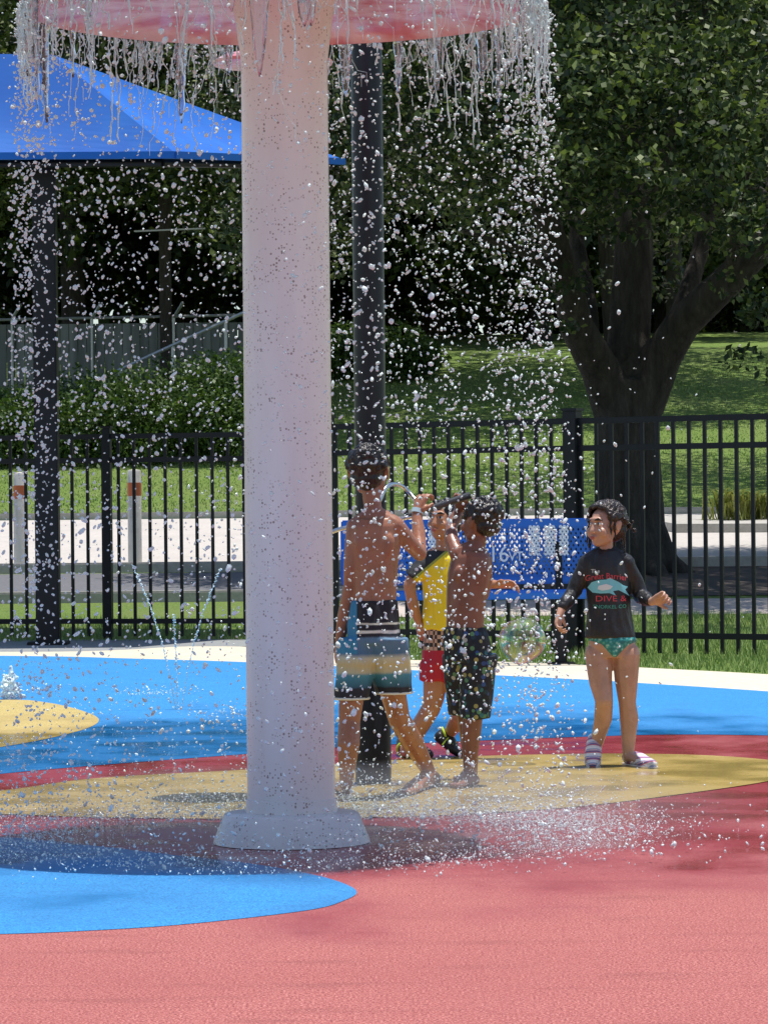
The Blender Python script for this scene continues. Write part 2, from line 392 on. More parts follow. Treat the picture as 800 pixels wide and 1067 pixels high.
# ------------------------------------------------------------------ fence
def fence(a, b, n, label, posts, Ht=1.83):
    a = Vector(a); b = Vector(b); d = (b-a); root = empty('metal_fence', a, label, 'fence', 'black picket fence runs')
    rot = d.to_track_quat('Y','Z').to_matrix()
    def rail(z): 
        bm = bmesh.new(); bar_bm(bm, a+Vector((0,0,z)), b+Vector((0,0,z)), .035, .045, .003); from_bm('rail', bm, M['black'], root)
    rail(Ht-.02); rail(Ht-.23); rail(.17)
    bm = bmesh.new(); box_bm(bm, (0,0,Ht/2+.0), (.026,.026,Ht-.07), rot, .002)
    me = bpy.data.meshes.new('picket'); bm.to_mesh(me); bm.free(); me.materials.append(M['black'])
    for i in range(n):
        o = bpy.data.objects.new('picket', me); COL.objects.link(o); o.parent = root; o.location = d*(i+.5)/n + Vector((0,0,-.0))
    for s, w, h in posts:
        bm = bmesh.new(); p = a + d*s; box_bm(bm, (p.x, p.y, h/2), (w, w, h), rot, .004); box_bm(bm, (p.x, p.y, h+.012), (w+.02, w+.02, .022), rot, .004)
        from_bm('fence_post', bm, M['black'], root)
    return root
def fp(px, d): v = P(px, 526, d); return (v.x, d, 0)
A1, B1, C1, D1 = fp(-60,30.9), fp(312,30.2), fp(343,27.7), fp(860,25.35)
LF = math.dist(A1,B1); RF = math.dist(C1,D1)
fence(A1, B1, int(LF/.138), 'black metal picket fence behind the blue pool area, left of white column', [(0,.07,1.88),(.468,.075,1.88),(1,.075,1.88)])
fence(B1, C1, int(math.dist(B1,C1)/.125), 'short black fence run turning towards the viewer just right of white column', [])
fence(C1, D1, int(RF/.130), 'long black metal picket fence behind the blue bench and the girl', [(0,.075,1.88),(.513,.115,1.885),(1,.075,1.88)])

# ------------------------------------------------------------------ bench
D = 25.3
def B(px, py, dd=0): return P(px, py, D+dd)
br = empty('park_bench', (B(480,690).x, D, 0), 'blue mesh metal bench with white painted letters in front of the fence', 'bench')
bm = bmesh.new()
x0, x1 = B(350,0).x, B(614,0).x
zt, zb_, zs = B(480,546).z, B(480,605).z, B(480,619).z
for z, h in ((zt,.07),(zb_,.06)): box_bm(bm, ((x0+x1)/2, D, z), (x1-x0, .035, h), None, .01)
for x in (x0+.02, x1-.02): box_bm(bm, (x, D, (zt+zb_)/2), (.05,.037,zt-zb_), None, .01)
from_bm('back_frame', bm, M['benchblue'], br)
def lattice(bm, xa, xb, za, zb2, y, step, w, th):
    H = zb2-za
    for s in (1,-1):
        k = xa - H*.7
        while k < xb + H*.7:
            p, q = Vector((k, y, za)), Vector((k+s*H*.62, y, zb2))
            # clip
            def clip(p, q):
                d = q-p; t0, t1 = 0.0, 1.0
                if abs(d.x) > 1e-9:
                    ta, tb = (xa-p.x)/d.x, (xb-p.x)/d.x
                    t0, t1 = max(t0, min(ta,tb)), min(t1, max(ta,tb))
                return (p+d*t0, p+d*t1) if t1-t0 > .02 else None
            c = clip(p, q)
            if c:
                n = (c[1]-c[0]).normalized(); sd = Vector((n.z,0,-n.x))*w/2
                y2 = Vector((0, s*th*.3, 0))
                bm.faces.new([bm.verts.new(c[0]-sd+y2), bm.verts.new(c[0]+sd+y2), bm.verts.new(c[1]+sd+y2), bm.verts.new(c[1]-sd+y2)])
            k += step
bm = bmesh.new(); lattice(bm, x0+.04, x1-.04, zb_+.02, zt-.02, D, .036, .017, .004)
o = from_bm('back_mesh', bm, M['benchblue'], br); o.modifiers.new('t','SOLIDIFY').thickness = .003
# white marks on the mesh: stripes and hand-lettered figures
for xa, xb in ((545.5,556),(561.5,572),(577,586),(432,437),(441,448),(604,606)):
    bm = bmesh.new(); xa_, xb_ = B(xa,0).x, B(xb,0).x
    lattice(bm, xa_, xb_, B(0,584).z if xa < 600 else B(0,566).z, B(0,553).z, D-.022, .027, .013, .004)
    o = from_bm('white_letter', bm, M['benchwhite'], br); o.modifiers.new('t','SOLIDIFY').thickness = .002
def text_mesh(s, size):
    cu = bpy.data.curves.new('txt', 'FONT'); cu.body = s; cu.size = size; cu.extrude = 0; cu.resolution_u = 3; cu.align_x = 'CENTER'; cu.align_y = 'CENTER'
    o = bpy.data.objects.new('txt', cu); COL.objects.link(o); bpy.context.view_layer.update()
    me = bpy.data.meshes.new_from_object(o.evaluated_get(bpy.context.evaluated_depsgraph_get()))
    bpy.data.objects.remove(o); return me
for s, px, py, size in (('16',519,578,.17),('VT',537,580,.10)):
    me = text_mesh(s, size)
    w = B(px,py)
    for v in me.vertices: v.co = Vector((w.x+v.co.x*.9, D-.024, w.z+v.co.y))
    me.name = 'letters'; o = link('letters', me, M['benchwhite'], br); o.modifiers.new('t','SOLIDIFY').thickness = .004
bm = bmesh.new(); sy = D-.24
for yy, w in ((D-.46,.06),(D-.03,.04)): box_bm(bm, ((x0+x1)/2, yy, zs-.0), (x1-x0,w,.06), None, .012)
for i in range(26):
    box_bm(bm, (x0+.03+(x1-x0-.06)*i/25, D-.245, zs), (.012,.40,.01))
for i in range(7): box_bm(bm, ((x0+x1)/2, D-.42+.058*i, zs-.001), (x1-x0-.04,.01,.008))
from_bm('seat', bm, M['benchblue'], br)
for px in (382, 576):
    bm = bmesh.new(); x = B(px,0).x
    box_bm(bm, (x, D-.2, (zs-.03)/2), (.085,.085,zs-.03), None, .006); box_bm(bm, (x, D-.22, zs-.06), (.06,.46,.05), None, .005)
    bar_bm(bm, (x,D-.02,zs-.05), (x,D+.025,zt), .05, .03); box_bm(bm, (x, D-.2, .01), (.2,.2,.02))
    from_bm('leg', bm, M['black'], br)

# ------------------------------------------------------------------ bollards
for px, top, base, ad in ((22,492,590,'left'),(141,489,592,'right')):
    d = 38.9; w = P(px, base, d); z0 = tz(d)
    H = P(px, top, d).z - z0
    o = empty('bollard', (w.x, d, z0), {'left':'white bollard with orange band left of the black canopy post','right':'white bollard with orange band between the canopy post and the white column'}[ad], 'bollard', 'bollards by the road')
    bm = bmesh.new(); lathe_bm(bm, [(0,0),(.078,0),(.078,H-.03),(.07,H-.008),(.0,H)], (w.x,d,z0), 24); from_bm('bollard_post', bm, M['bollard'], o, True)
    bm = bmesh.new(); lathe_bm(bm, [(.0785,H-.3),(.081,H-.3),(.081,H-.15),(.0785,H-.15)], (w.x,d,z0), 24); from_bm('reflective_band', bm, M['orange'], o, True)

# ------------------------------------------------------------------ grass blades
def blades(name, n, xr, yr, h, w, m, excl=None):
    V = np.zeros((n,3,3)); k = 0
    X = rng.uniform(xr[0], xr[1], n); Y = rng.uniform(yr[0], yr[1], n)
    keep = np.ones(n, bool)
    if excl is not None: keep = ~excl(X, Y)
    X, Y = X[keep], Y[keep]; n = len(X)
    Z = np.interp(Y, [p[0] for p in PROF], [p[1] for p in PROF])
    hh = h*rng.uniform(.5, 1.4, n)*(.6+.8*np.abs(np.sin(X*1.7+np.sin(Y*2.1))*np.cos(Y*1.3+X*.6))); a = rng.uniform(0, 2*PI, n); dx, dy = np.cos(a)*w/2, np.sin(a)*w/2
    lx, ly = rng.normal(0, .35, n)*hh, rng.normal(0, .35, n)*hh
    v = np.stack([np.stack([X-dx, Y-dy, Z], 1), np.stack([X+dx, Y+dy, Z], 1), np.stack([X+lx, Y+ly, Z+hh], 1)], 1).reshape(-1,3)
    me = bpy.data.meshes.new(name); me.vertices.add(3*n); me.vertices.foreach_set('co', v.ravel())
    me.loops.add(3*n); me.loops.foreach_set('vertex_index', np.arange(3*n)); me.polygons.add(n); me.polygons.foreach_set('loop_start', np.arange(0,3*n,3)); me.update(calc_edges=True)
    return link(name, me, m)
def inpad(X, Y):   # on deck, pad or concrete path
    px = X*F/Y+400; py = YH + HC*F/Y
    yb = np.interp(px, [-300,100,258,345,400,500,600,700,800,900], [667,667,672,681,688,690.5,694,700,705,713])
    y2 = np.interp(px, [-300,258,259,900],[666,666,700,900])
    return py > np.where(px < 258, 666, yb + 1)
o = blades('grass', 70000, (-4.6, 4.6), (23.5, 33.1), .06, .008, M['blade'], inpad); tag(o, 'short green grass along the foot of the fence', 'grass', kind='stuff')
o = blades('lawn_grass', 90000, (-9, 10), (53, 74), .035, .02, M['blade']); tag(o, 'rising mown lawn grass beyond the road', 'grass', kind='stuff')

# ------------------------------------------------------------------ trees
def leaf_mesh(name, centers, radii, n, size, m, parent=None, up=.4):
    """n diamond leaves spread around clump centres"""
    C_ = np.array(centers); R_ = np.array(radii)
    w = R_[:,0]*R_[:,1]*R_[:,2]; w = w**.7; idx = rng.choice(len(C_), n, p=w/w.sum())
    u = rng.normal(0, 1, (n,3)); u /= np.linalg.norm(u, axis=1)[:,None]
    rad = rng.uniform(.35, 1.08, n)**.6
    pos = C_[idx] + u*rad[:,None]*R_[idx]
    nrm = rng.normal(0,1,(n,3)); nrm[:,2] += up; nrm /= np.linalg.norm(nrm,axis=1)[:,None]
    t1 = np.cross(nrm, rng.normal(0,1,(n,3))); t1 /= np.linalg.norm(t1,axis=1)[:,None]; t2 = np.cross(nrm, t1)
    s = size*rng.uniform(.6,1.4,n)[:,None]
    v = np.stack([pos-t1*s*.5, pos+t2*s*.3+nrm*s*.06, pos+t1*s*.5, pos-t2*s*.3+nrm*s*.06], 1).reshape(-1,3)
    me = bpy.data.meshes.new(name); me.vertices.add(4*n); me.vertices.foreach_set('co', v.ravel())
    me.loops.add(4*n); me.loops.foreach_set('vertex_index', np.arange(4*n)); me.polygons.add(n); me.polygons.foreach_set('loop_start', np.arange(0,4*n,4)); me.update(calc_edges=True)
    return link(name, me, m, parent)
def remeshed(name, bm, voxel, m, parent, smooth_it=4, fac=.5, wr=0):
    me = bpy.data.meshes.new(name); bm.to_mesh(me); bm.free()
    o = bpy.data.objects.new(name, me); COL.objects.link(o)
    r = o.modifiers.new('r','REMESH'); r.mode = 'VOXEL'; r.voxel_size = voxel; r.use_smooth_shade = True
    if smooth_it: s = o.modifiers.new('s','SMOOTH'); s.iterations = smooth_it; s.factor = fac
    bpy.context.view_layer.update()
    me2 = bpy.data.meshes.new_from_object(o.evaluated_get(bpy.context.evaluated_depsgraph_get()))
    bpy.data.objects.remove(o); me2.name = name
    if wr:
        sd = len(me2.vertices)*.013
        nn = [v.normal.copy() for v in me2.vertices]
        for v, vn in zip(me2.vertices, nn):
            p = v.co.copy(); n1 = mnoise.noise(Vector((p.x*16+sd, p.y*16, p.z*7+p.x*9))); n2 = mnoise.noise(Vector((p.x*34, p.y*34+sd, p.z*20-p.x*18)))
            v.co = p + vn*wr*((1-abs(n1)*2.4)*.7+.35*n2+.1)
    return link(name, me2, m, parent, True)

# live oak
D = 38.0
zo = tz(D)
oak = empty('oak_tree', (P(655,590,D).x, D, zo), 'big spreading oak with thick forked trunk behind the girl', 'tree')
bm = bmesh.new()
def limb(pts, rad): tube_bm(bm, [P(a,b,D+c) for a,b,c in pts], rad, 14)
base = P(655,597,D)
limb([(655,612,0),(656,560,0),(655,500,0),(652,440,0),(650,395,0)], [.50,.40,.365,.35,.34])
for a in range(9):
    an = a*2*PI/9+.3; tube_bm(bm, [base+Vector((.8*math.cos(an), .8*math.sin(an), -.10)), base+Vector((.45*math.cos(an), .45*math.sin(an), .10)), base+Vector((.25*math.cos(an), .25*math.sin(an), .55))], [.07,.14,.16], 8)
limb([(640,430,0),(625,385,-.2),(600,340,-.6),(588,285,-1),(560,200,-1.5),(500,110,-2),(430,40,-2)], [.24,.22,.19,.16,.13,.10,.07])
limb([(650,410,0),(655,350,.2),(660,260,.3),(655,160,.4),(650,60,.3),(640,-60,0),(660,-200,0)], [.27,.24,.22,.19,.17,.13,.08])
limb([(668,425,0),(690,370,-.1),(712,335,-.3),(760,290,-.7),(805,245,-1),(860,180,-1.5),(960,80,-2)], [.25,.22,.20,.18,.16,.13,.09])
limb([(690,372,0),(712,318,.4),(728,265,.8),(742,200,1),(770,100,1.3)], [.14,.12,.10,.08,.05])
limb([(615,372,-.2),(612,320,.3),(600,250,.9),(590,150,1.2)], [.13,.11,.09,.06])
limb([(655,240,.3),(690,170,-.6),(720,90,-1.4),(740,0,-2)], [.12,.10,.08,.05])
limb([(588,285,-1),(540,260,-1.8),(480,240,-2.3)], [.08,.06,.03])
limb([(760,290,-.7),(770,230,-1.6),(790,150,-2.3)], [.09,.07,.04])
remeshed('trunk', bm, .035, M['bark'], oak, 2)
cs, rs = [], []
cc = Vector((oak.location.x, D, 0))
tries = 0
while len(cs) < 430 and tries < 9000:
    tries += 1
    x, y = random.uniform(-8.5,8.5), random.uniform(-4.2,4.2)
    rr = math.hypot(x/8.5, y/4.2)
    if rr > 1: continue
    top = 3.6+8.8*math.sqrt(max(0, 1-rr*rr*.9)); z = random.uniform(3.2, top)
    bot = 4.2 + 1.6*(1-rr) + .9*math.sin(x*1.3+y) + (1.3 if y < 0 and abs(x+2.5) < 3 else 0)
    if z < bot: continue
    if z < top-3.4 and random.random() < .45: continue
    r = random.uniform(.45,.95); cs.append((cc.x+3.4+x*.92, cc.y+.2+y, z)); rs.append((r*1.2, r*1.1, r*.62))
# drooping clumps seen against the dark
for px, py, dd, r in ((600,70,-4,.8),(575,140,-4.5,.7),(500,140,-3.5,.55),(520,110,-3,.6),(640,40,-4.6,.8),(700,60,-4,.9),(780,50,-4.5,.9),(770,140,-5,.75),(745,160,-4.5,.6),(795,190,-4.5,.7),(720,215,-3,.6),(765,235,-3.6,.5),(790,250,-4,.6),(600,210,-3,.5),(575,300,-2,.4),(585,340,-2,.25),(670,130,-4,.8),(610,160,-4,.7),(560,50,-4,.9),(795,320,-4.5,.5),(800,390,-4,.35),(640,180,-3.2,.6),(450,90,-3,.6),(400,60,-3,.7),(680,190,-4.2,.55),(790,90,-5.5,.8),(735,105,-5,.7)):
    p = P(px, py, D+dd*.8)
    for k in range(3): cs.append((p.x+random.gauss(0,r*.4), p.y+random.gauss(0,.4), p.z+random.gauss(0,r*.3))); s = r*random.uniform(.4,.7); rs.append((s*1.15, s, s*.7))
for px, py, r in ((760,140,.5),(795,180,.5),(600,85,.5),(575,60,.45),(560,125,.35),(705,55,.5),(790,235,.4),(640,95,.4),(742,175,.35),(790,90,.6),(480,95,.35),(520,60,.4),(735,30,.6),(670,150,.3),(770,215,.35),(590,165,.3),(775,15,.6),(655,30,.5)):
    p = P(px, py, D-6.3+random.gauss(0,.5))
    for k in range(5): s = r*random.uniform(.25,.5); cs.append((p.x+random.gauss(0,r*.6), p.y+random.gauss(0,.4), p.z+random.gauss(0,r*.35))); rs.append((s*1.3, s, s*.5))
leaf_mesh('crown', cs, rs, 280000, .084, M['leaf_oak'], oak)

def tree(px, d, H, rx, zb, n, size, label, name='tree', m=None, trunk_r=.3, lean=0, cat='tree', grp='trees on the rise beyond the lawn', nc=None):
    w = P(px, 526, d); z0 = tz(d); r = empty(name, (w.x, d, z0), label, cat, grp)
    bm = bmesh.new(); pts = [(w.x,d,z0-.2),(w.x+.1,d,z0+.4),(w.x+lean*.3,d,z0+H*.3),(w.x+lean,d,z0+H*.6),(w.x+lean*1.2,d,z0+H*.85)]
    tube_bm(bm, pts, [trunk_r*1.5,trunk_r,trunk_r*.8,trunk_r*.5,trunk_r*.2], 12)
    for k in range(5):
        a = random.uniform(0,2*PI); z = z0+H*random.uniform(.25,.5); e = Vector((w.x+lean*.5+rx*.6*math.cos(a), d+rx*.6*math.sin(a), z+H*.25))
        s = Vector((w.x+lean*.4, d, z)); tube_bm(bm, [s, s.lerp(e,.5)+Vector((0,0,-.3)), e], [trunk_r*.45,trunk_r*.3,trunk_r*.12], 8)
    remeshed('trunk', bm, .06, M['bark'], r, 2)
    cs, rs = [], []
    nc = nc or int(60 + rx*14)
    while len(cs) < nc:
        x, y = random.uniform(-1,1), random.uniform(-1,1); q = x*x+y*y
        if q > 1: continue
        top = zb + (H-zb)*math.sqrt(1-q*.92); z = random.uniform(zb, top)
        s = random.uniform(.5,1.2); cs.append((w.x+lean*.7+x*rx, d+y*rx*.75, z0+z)); rs.append((s*1.3,s*1.2,s*.75))
    leaf_mesh('crown', cs, rs, n, size, m or M['leaf_far'], r)
    return r
far = [( -60,84,15,6.5,1.2,'broad dark tree at the far left above the grey screen fence'),
       ( 75,79,14,6.0,2.0,'dark leafy tree behind the blue canopy, left of the column'),
       (190,88,16,6.5,1.0,'dense dark tree just left of the white column, on the rise'),
       (330,81,15,6.0,1.6,'dark tree rising behind the white column'),
       (450,90,17,6.5,.8,'dense dark tree right of the black spray post in the distance'),
       (560,84,15,6.0,1.5,'dark tree on the lawn crest left of the forked oak'),
       (690,96,17,7.0,.8,'deeply shaded tree seen between the forked limbs of the oak'),
       (840,92,16,7.0,1.4,'shady tree at the far right edge beyond the lawn')]
for px,d,H,rx,zb,lab in far: tree(px,d,H,rx,zb,26000,.26,lab)
tree(645, 69, 13, 5.5, 4.6, 30000, .16, 'tree on the lawn hidden behind the big oak, its crown seen between the limbs', 'tree', M['leaf_oak'], .36, -.5)
tree(50, 66, 12.5, 6.5, 4.2, 60000, .15, 'leafy tree whose crown hangs behind the blue canopy', 'tree', M['leaf_oak'], .12, .0)
tree(300, 67, 12.5, 6.5, 4.4, 50000, .15, 'tree whose crown overhangs the hedge behind the column', 'tree', M['leaf_oak'], .28, .3)

tree(812, 57, 13, 5.5, 7.2, 15000, .17, 'tree at the far right edge whose trunk stands just past the kerbed island', 'tree', M['leaf_oak'], .16, .2)
tree(700, 74, 14, 5.5, 7.5, 14000, .18, 'tall thin-crowned tree added on the lawn crest behind the forked oak to dapple the lawn', 'tree', M['leaf_oak'], .2, .2)  # added tree, sparse crown mostly above frame to throw dappled shade on the lawn
# dark shrub belt behind everything
def shrub_mass(name, x0, x1, y0, y1, zt0, zt1, n, size, m, label, cat, kind=None, zlow=0, nc=140):
    cs, rs = [], []
    for _ in range(nc):
        u = random.random(); x = x0+(x1-x0)*u; y = random.uniform(y0,y1); top = (zt0+(zt1-zt0)*u)*random.uniform(.85,1.05)
        s = random.uniform(.25,.5) if zt0 < 4 else random.uniform(.7,1.3); z = tz(y) + zlow + random.random()*(top-s*.6)
        cs.append((x,y,z)); rs.append((s*1.3,s,s*.8))
    o = leaf_mesh(name, cs, rs, n, size, m); return tag(o, label, cat, kind=kind)
hx0, hx1 = P(-60,526,60).x, P(262,526,60).x
shrub_mass('hedge', hx0, hx1, 60, 62.5, 1.05, 2.0, 56000, .085, M['leaf_hedge'], 'clipped green hedge on the slope below the grey screen fence', 'hedge', nc=420)
shrub_mass('hedge', P(340,0,71).x, P(440,0,71).x, 71, 72.5, 1.1, .9, 14000, .1, M['leaf_hedge'], 'low dark hedge on the rise right of the white column', 'hedge', nc=90)
shrub_mass('woodland', -34, 34, 100, 106, 16, 16, 120000, .5, M['leaf_far'], 'dark wood closing the view behind all the trees', 'woodland', 'stuff', nc=2600)
# striped-leaf clump on the island
def tuft(px, d, h, n, label):
    w = P(px,526,d); z0 = tz(d)+.13; v = []; f = []
    for k in range(n):
        a = random.uniform(0,2*PI); L = h*random.uniform(.6,1.2); o = Vector((w.x+random.gauss(0,.17), d+random.gauss(0,.15), z0)); dr = Vector((math.cos(a),math.sin(a),0)); sd = Vector((-dr.y,dr.x,0))*.014; i = len(v)
        m1 = o+dr*L*.25+Vector((0,0,L*.7)); e = o+dr*L*.8+Vector((0,0,L*.75))
        v += [o-sd,o+sd,m1+sd,m1-sd,e]; f += [(i,i+1,i+2,i+3),(i+3,i+2,i+4)]
    o = from_py('grass_clump', v, f, M['leaf_shrub']); recenter(o); return tag(o, label, 'plant', 'clumps planted on the kerbed island')
tuft(762, 47.4, .5, 130, 'pale green arching grass clump on the kerbed island, left one')
tuft(792, 47.6, .42, 120, 'pale green arching grass clump on the kerbed island, at the right edge')

# screen fence on the rise with diagonal hand rail
d = 67.5; xL, xR = P(-70,0,d).x, P(300,0,d).x
z0 = tz(d); sf = empty('screen_fence', (xL,d,z0), 'weathered grey screened fence on the slope above the hedge', 'fence')
zt_ = P(100,332,d).z
bm = bmesh.new(); n = 40
for i in range(n):
    x = xL+(xR-xL)*(i+.5)/n; box_bm(bm, (x, d+random.uniform(-.01,.01), (z0+zt_)/2-.1), ((xR-xL)/n-.012,.02,zt_-z0))
from_bm('screen', bm, M['screen'], sf)
bm = bmesh.new(); tube_bm(bm, [(xL,d-.06,zt_-.02),(xR,d-.06,zt_+.05)], .028, 8); from_bm('top_rail', bm, M['galv'], sf)
for px in (10, 93, 178, 262):
    bm = bmesh.new(); x = P(px,0,d).x; tube_bm(bm, [(x,d-.06,z0-.1),(x,d-.06,zt_),(x+.2,d-.3,zt_+.28)], .03, 8); from_bm('fence_arm', bm, M['galv'], sf)
ra = empty('ramp_rail', (P(110,395,63.8).x,63.8,tz(63.8)), 'slanting grey hand rail climbing behind the hedge to the right', 'railing')
bm = bmesh.new(); tube_bm(bm, [P(104,395,63.8), P(262,322,63.8)], .035, 8); from_bm('hand_rail', bm, M['galv'], ra)
for px, py in ((125,386),(180,360),(235,335)):
    bm = bmesh.new(); p = P(px,py,63.8); tube_bm(bm, [(p.x,p.y,tz(63.8)),p], .03, 8); from_bm('rail_post', bm, M['galv'], ra)
d = 66.6; p = P(172,240,d); up_ = empty('utility_pole', (p.x,d,tz(d)), 'grey pole with a thin crossbar standing beyond the fence, left of column', 'pole')
bm = bmesh.new(); tube_bm(bm, [(p.x,d,tz(d)-.1),(p.x,d,P(172,205,d).z)], .12, 12); from_bm('pole', bm, M['bark'], up_)
bm = bmesh.new(); bar_bm(bm, P(140,241,d-.14), P(214,238,d-.14), .03); from_bm('crossbar', bm, M['galv'], up_)

# ------------------------------------------------------------------ water
ICO = {}
def ico(sub):
    if sub not in ICO:
        b = bmesh.new(); bmesh.ops.create_icosphere(b, subdivisions=sub, radius=1); b.verts.index_update()
        ICO[sub] = (np.array([v.co[:] for v in b.verts]), np.array([[v.index for v in f.verts] for f in b.faces])); b.free()
    return ICO[sub]
SPH, SPF = None, None
def ell(c, r, rot=None, sub=2):
    v0, _ = ico(sub); r = (r,r,r) if isinstance(r,(int,float)) else r
    out = []
    for v in v0:
        p = Vector((v[0]*r[0], v[1]*r[1], v[2]*r[2]))
        if rot: p = rot @ p
        out.append(Vector(c)+p)
    return out
def ring(c, rx, ry, rot=None, n=20):
    out = []
    for k in range(n):
        p = Vector((rx*math.cos(2*PI*k/n), ry*math.sin(2*PI*k/n), 0))
        if rot: p = rot @ p
        out.append(Vector(c)+p)
    return out
def hull(bm, *groups):
    vs = [bm.verts.new(p) for g in groups for p in g]
    r = bmesh.ops.convex_hull(bm, input=vs)
    dead = [g for g in r['geom_interior'] if isinstance(g, bmesh.types.BMVert)] + [g for g in r['geom_unused'] if isinstance(g, bmesh.types.BMVert)]
    if dead: bmesh.ops.delete(bm, geom=list(set(dead)), context='VERTS')
def blobs(name, pos, rad, m, sub=1, irregular=.28, stretch=1.25):
    v0, f0 = ico(sub); n = len(pos); nv = len(v0)
    sc3 = np.stack([rng.uniform(1-irregular,1+irregular,n), rng.uniform(1-irregular,1+irregular,n), rng.uniform(.8,stretch+irregular,n)],1)
    tilt = rng.normal(0,.4,(n,2))
    V = v0[None]*(1+rng.uniform(-irregular*.45,irregular*.45,(n,nv,1)))*sc3[:,None,:]
    V[:,:,0] += V[:,:,2]*tilt[:,0:1]; V[:,:,1] += V[:,:,2]*tilt[:,1:2]
    V = V*rad[:,None,None] + pos[:,None,:]
    Fc = (f0[None]+np.arange(n)[:,None,None]*nv).reshape(-1)
    me = bpy.data.meshes.new(name); me.vertices.add(n*nv); me.vertices.foreach_set('co', V.ravel())
    nf = n*len(f0); me.loops.add(nf*3); me.loops.foreach_set('vertex_index', Fc); me.polygons.add(nf); me.polygons.foreach_set('loop_start', np.arange(0,nf*3,3)); me.update(calc_edges=True)
    return link(name, me, m, None, True)
# streams leaving the rim
NS = 64; sa = np.sort(rng.uniform(0,2*PI,NS)); sw = rng.uniform(.3,1.5,NS)**2
n = 12500
idx = rng.choice(NS, n, p=sw/sw.sum()); u = rng.uniform(0,1,n)
ang = np.where(rng.random(n) < .45, sa[idx]+rng.normal(0,.03,n)*(1+2*u), rng.uniform(0,2*PI,n))
fall = (u**1.35)*(zr-.02)                       # denser near the top, where water is slower
spread = .015 + .05*(fall/2.9)
rad = RR + .004 + rng.normal(0,1,n)*spread + .02*fall/2.9
pos = np.stack([MX+rad*np.cos(ang), MY+rad*np.sin(ang), zr-.02-fall], 1)
r = np.exp(rng.normal(math.log(.0036), .40, n)).clip(.0014,.0095)
o = blobs('water_droplets', pos, r, M['foam'], 1); tag(o, 'curtain of falling water drops around the white column', 'water', kind='stuff')
# connected threads and torn sheets just below the rim
bm = bmesh.new(); thin = []
for k in range(420):
    if random.random() < .62: a = random.choice(sa) + random.gauss(0,.05)
    else: a = random.uniform(0,2*PI)
    L = random.choice((.05,.08,.11,.15,.22,.36))*random.uniform(.6,1.2); z = zr-.005; pts = []; rd = []
    nseg = max(6, int(L/.022)); da = 0
    r0 = random.uniform(.0010,.0026)
    for i in range(nseg+1):
        s = i/nseg; rr_ = RR+.003 + .008*s + random.gauss(0,.004)
        pts.append(Vector((MX+rr_*math.cos(a+da), MY+rr_*math.sin(a+da), z - L*s)))
        da += random.gauss(0,.0055); rd.append(r0*(1.3-.5*s)*random.uniform(.5,2.1))
    tube_bm(bm, pts, rd, 6)
    if random.random() < .5:      # a linking loop to a neighbour thread
        i0 = random.randint(1, nseg-1); p = pts[i0]; e = Vector((MX+(RR)*math.cos(a+da+random.choice((-1,1))*random.uniform(.03,.09)), MY+RR*math.sin(a+da+random.uniform(-.09,.09)), 0))
        a2 = a + random.choice((-1,1))*random.uniform(.03,.09); zz = p.z - random.uniform(.03,.14)
        e = Vector((MX+RR*math.cos(a2), MY+RR*math.sin(a2), zz)); mid = (p+e)/2 + Vector((0,0,-.03))
        tube_bm(bm, [p, mid, e, e-Vector((0,0,.05))], [r0*.7,r0*.55,r0*.8,r0*.4], 6)
o = from_bm('water_strands', bm, M['strand'], None, True); tag(o, 'branching threads of water pouring off the red cap rim', 'water', kind='stuff')
# thin torn sheets of clear water
bm = bmesh.new()
for k in range(44):
    a = random.choice(sa)+random.gauss(0,.03) if random.random() < .5 else random.choice((0,PI))+random.gauss(0,.3)
    w = random.uniform(.012,.04); L = random.uniform(.08,.36); prev = None; n_ = 8
    for i in range(n_+1):
        s = i/n_; ww = w*(1-s)**.6*random.uniform(.8,1.15)+.003
        row = [bm.verts.new((MX+(RR-.006+random.gauss(0,.003))*math.cos(a+t_*ww), MY+(RR-.006+random.gauss(0,.003))*math.sin(a+t_*ww), zr-.005-L*s)) for t_ in (-1,-.33,.33,1)]
        if prev:
            for q in range(3): bm.faces.new((prev[q],prev[q+1],row[q+1],row[q]))
        prev = row
o = from_bm('water_sheets', bm, M['water'], None, True); o.modifiers.new('t','SOLIDIFY').thickness = .002; tag(o, 'thin clear sheets of water tearing below the cap rim', 'water', kind='stuff')
# splash where the curtain lands
n = 24000
ang = np.where(rng.random(n)<.62, rng.normal(PI*.42,.85,n), rng.uniform(0,2*PI,n)); rad = RR + np.abs(rng.normal(0,.15,n))*rng.choice([-.8,1,1.4],n); hz = np.abs(rng.exponential(.045,n)).clip(0,.4)
pos = np.stack([MX+rad*np.cos(ang)*1.08, MY+rad*np.sin(ang), .022+hz],1)
o = blobs('splash_spray', pos, np.exp(rng.normal(math.log(.0016),.4,n)).clip(.0008,.005), M['foam'], 1); tag(o, 'fine white splash spray where the water curtain lands', 'water', kind='stuff')
# stray drops drifting over the boys and beyond
n = 1500
pos = np.stack([rng.normal(MX+.55,.42,n), rng.uniform(12.6,15.6,n), rng.uniform(.05,2.4,n)],1)
o = blobs('stray_droplets', pos, np.exp(rng.normal(math.log(.0036),.4,n)).clip(.0015,.009), M['foam'], 1); tag(o, 'scattered water drops flying around the boys', 'water', kind='stuff')
